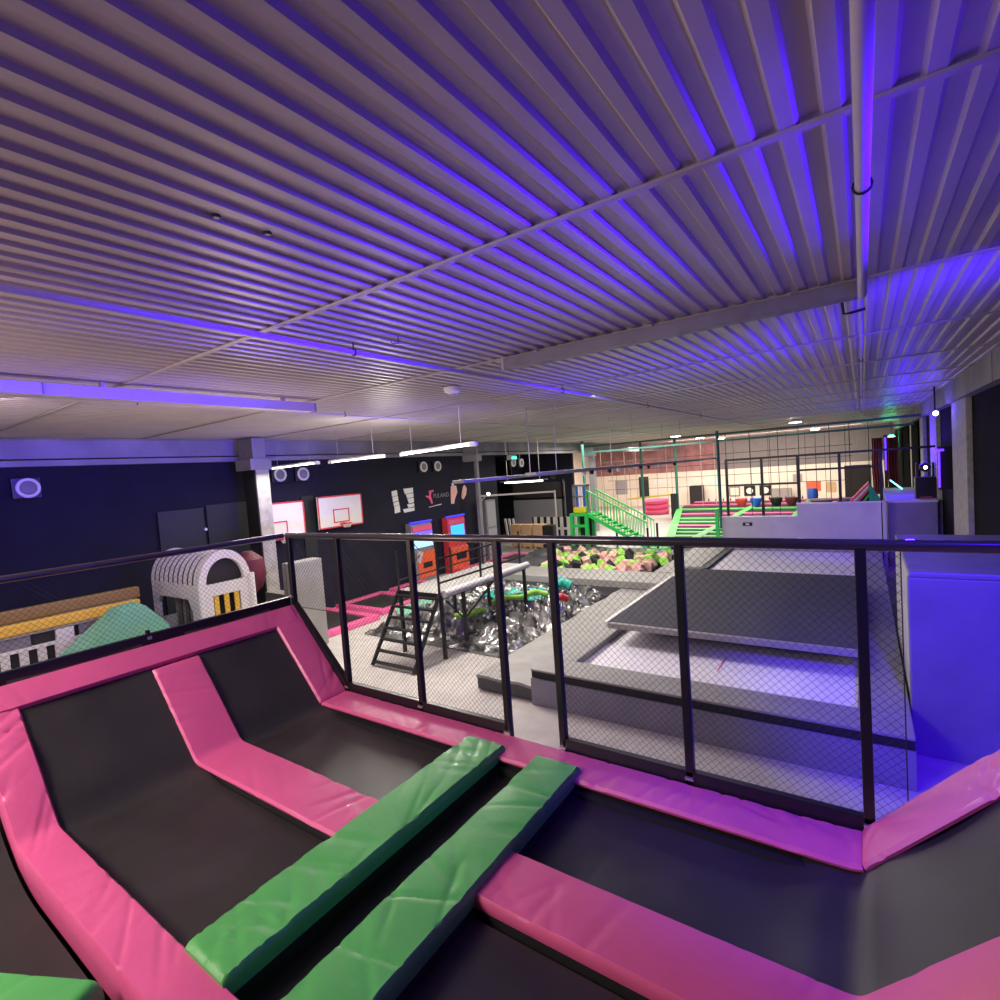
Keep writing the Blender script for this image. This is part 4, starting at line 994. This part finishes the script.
# ------------------------------------------------------------------ lights
def area(name, loc, target, size, power, col, sy=None, spread=None):
    l = bpy.data.lights.new(name, 'AREA'); l.shape = 'RECTANGLE'; l.size = size*S; l.size_y = (sy or size)*S
    l.energy = power*S*S; l.color = col
    if spread: l.spread = math.radians(spread)
    o = bpy.data.objects.new(name, l); C.objects.link(o); o.location = loc
    o.rotation_euler = (V(target)-V(loc)).to_track_quat('-Z', 'Y').to_euler(); return o
def spot(name, loc, target, ang, power, col, blend=.5, r=.05):
    l = bpy.data.lights.new(name, 'SPOT'); l.spot_size = math.radians(ang); l.spot_blend = blend
    l.energy = power*S*S; l.color = col; l.shadow_soft_size = r*S
    o = bpy.data.objects.new(name, l); C.objects.link(o); o.location = loc
    o.rotation_euler = (V(target)-V(loc)).to_track_quat('-Z', 'Y').to_euler(); return o
def point(name, loc, power, col, r=.05):
    l = bpy.data.lights.new(name, 'POINT'); l.energy = power*S*S; l.color = col; l.shadow_soft_size = r*S
    o = bpy.data.objects.new(name, l); C.objects.link(o); o.location = loc; return o
WARM = (1, .80, .66); WHITE = (1, .92, .82); BLUE = (.055, .004, 1); VIO = (.34, .10, 1)
#LIGHTS
for i, (a, c) in enumerate(tubes):
    mx = (a[0]+c[0])/2; my = (a[1]+c[1])/2
    area('tube_glow', (mx, my, 3.63), (mx+1.0, my, 0), c[0]-a[0], (45, 60, 110)[i], WHITE, .06)
point('tube_bounce', (-7.3, 7.0, 3.3), 50, WHITE, .3)
area('court_light', (-6.5, 10.5, 4.15), (-6.5, 11.0, 0), 3, 185, WHITE, 1)
area('deck_light', (-2.4, 7.2, 4.15), (-2.6, 8.2, 0), 2, 26, (.92, .84, 1), 1)
area('hall_light', (-8, 21, 4.15), (-8, 21, 0), 5, 430, WHITE, 2)
area('hall_light', (-5, 26, 4.15), (-5, 26, 0), 6, 430, WHITE, 2)
area('hall_light', (-5, 32.5, 4.1), (-5, 34.6, 0), 10, 640, WARM, 2)
area('hall_light', (-12.5, 31, 4.1), (-12.5, 31, 0), 5, 420, WARM, 2)
area('platform_light', (-3.6, -1.2, 4.1), (-3.0, 1.6, 1.5), 1.6, 80, (1, .80, .76), .8, 150)
point('roof_warm', (-5.2, -1.0, 2.6), 120, (1, .72, .68), .4)
point('roof_warm', (-6.0, 3.6, 2.9), 46, (1, .76, .70), .4)
area('play_corner_light', (-7.5, 1.0, 4.1), (-8.5, 2.5, 1), 1.5, 30, (.92, .80, .92), 1.0)
area('blue_wash', (1.45, 2.2, 2.75), (-6, 3.2, 3.6), 1.6, 26, BLUE, .5)
area('blue_graze', (1.44, 2.6, 3.97), (-6, 2.4, 4.02), 1.9, 44, BLUE, .12, 32)
area('blue_graze', (1.44, 6.5, 3.95), (-6, 6.5, 4.02), 1.8, 30, BLUE, .12, 32)
spot('blue_spot', (1.3, 3.4, 3.3), (.15, 5.6, 4.33), 44, 620, BLUE, .9)
spot('blue_spot', (.9, 2.2, 3.9), (1.0, 6.6, .9), 54, 1900, BLUE, .8)
spot('blue_spot', (.7, 1.6, 4.1), (-.3, 2.5, 1.6), 44, 260, BLUE, .9)
area('cube_pit_fill', (-6.5, 14.8, 4.15), (-6.5, 14.8, 0), 3, 110, WHITE, 1)  # added fill to brighten the foam cubes, no fixture hangs here
spot('blue_spot', (1.2, 12.6, 3.85), (-.6, 16.7, 1.3), 60, 420, (.16, .03, 1), .9)
point('green_glow', (1.1, 32.6, 3.6), 16, (.05, 1, .35), .1)
point('blue_glow', (1.2, 14.0, 3.8), 6, BLUE, .08)
point('violet_glow', (1.0, 18.2, 3.0), 90, BLUE, .1)

w = bpy.data.worlds.new('World'); bpy.context.scene.world = w; w.use_nodes = True
w.node_tree.nodes['Background'].inputs['Color'].default_value = (.35, .28, .45, 1)
w.node_tree.nodes['Background'].inputs['Strength'].default_value = .04

# ------------------------------------------------------------------ camera (phone held with a slight roll)
f_px = 522.7; yaw, pitch_, roll = [math.radians(a) for a in (34.906, 3.075, -4.162)]
cy, sy = math.cos(yaw), math.sin(yaw); cp, sp = math.cos(pitch_), math.sin(pitch_); cr_, sr = math.cos(roll), math.sin(roll)
fw = V((-sy*cp, cy*cp, -sp)); rt = V((cy, sy, 0)); up = rt.cross(fw)
r2 = cr_*rt + sr*up; u2 = -sr*rt + cr_*up
cam = bpy.data.cameras.new('Camera'); co = bpy.data.objects.new('Camera', cam); C.objects.link(co)
cam.sensor_fit = 'HORIZONTAL'; cam.sensor_width = 36; cam.lens = f_px/1000*36; cam.clip_start = .02; cam.clip_end = 200
mw = Matrix((r2, u2, -fw)).transposed().to_4x4(); mw.translation = (0, 0, 3.2); co.matrix_world = mw
bpy.context.scene.camera = co

# ------------------------------------------------------------------ scale to real size
done = set()
for o in list(C.objects):
    if o.parent is None: o.location = o.location*S
    if o.type == 'MESH' and o.data.name not in done:
        o.data.transform(Matrix.Scale(S, 4)); done.add(o.data.name)
sc = bpy.context.scene
sc.view_settings.view_transform = 'Standard'; sc.view_settings.look = 'None'; sc.view_settings.gamma = 1
sc.view_settings.use_curve_mapping = False; sc.view_settings.exposure = 0.3
sc.cycles.use_denoising = True
sc.cycles.max_bounces = 6
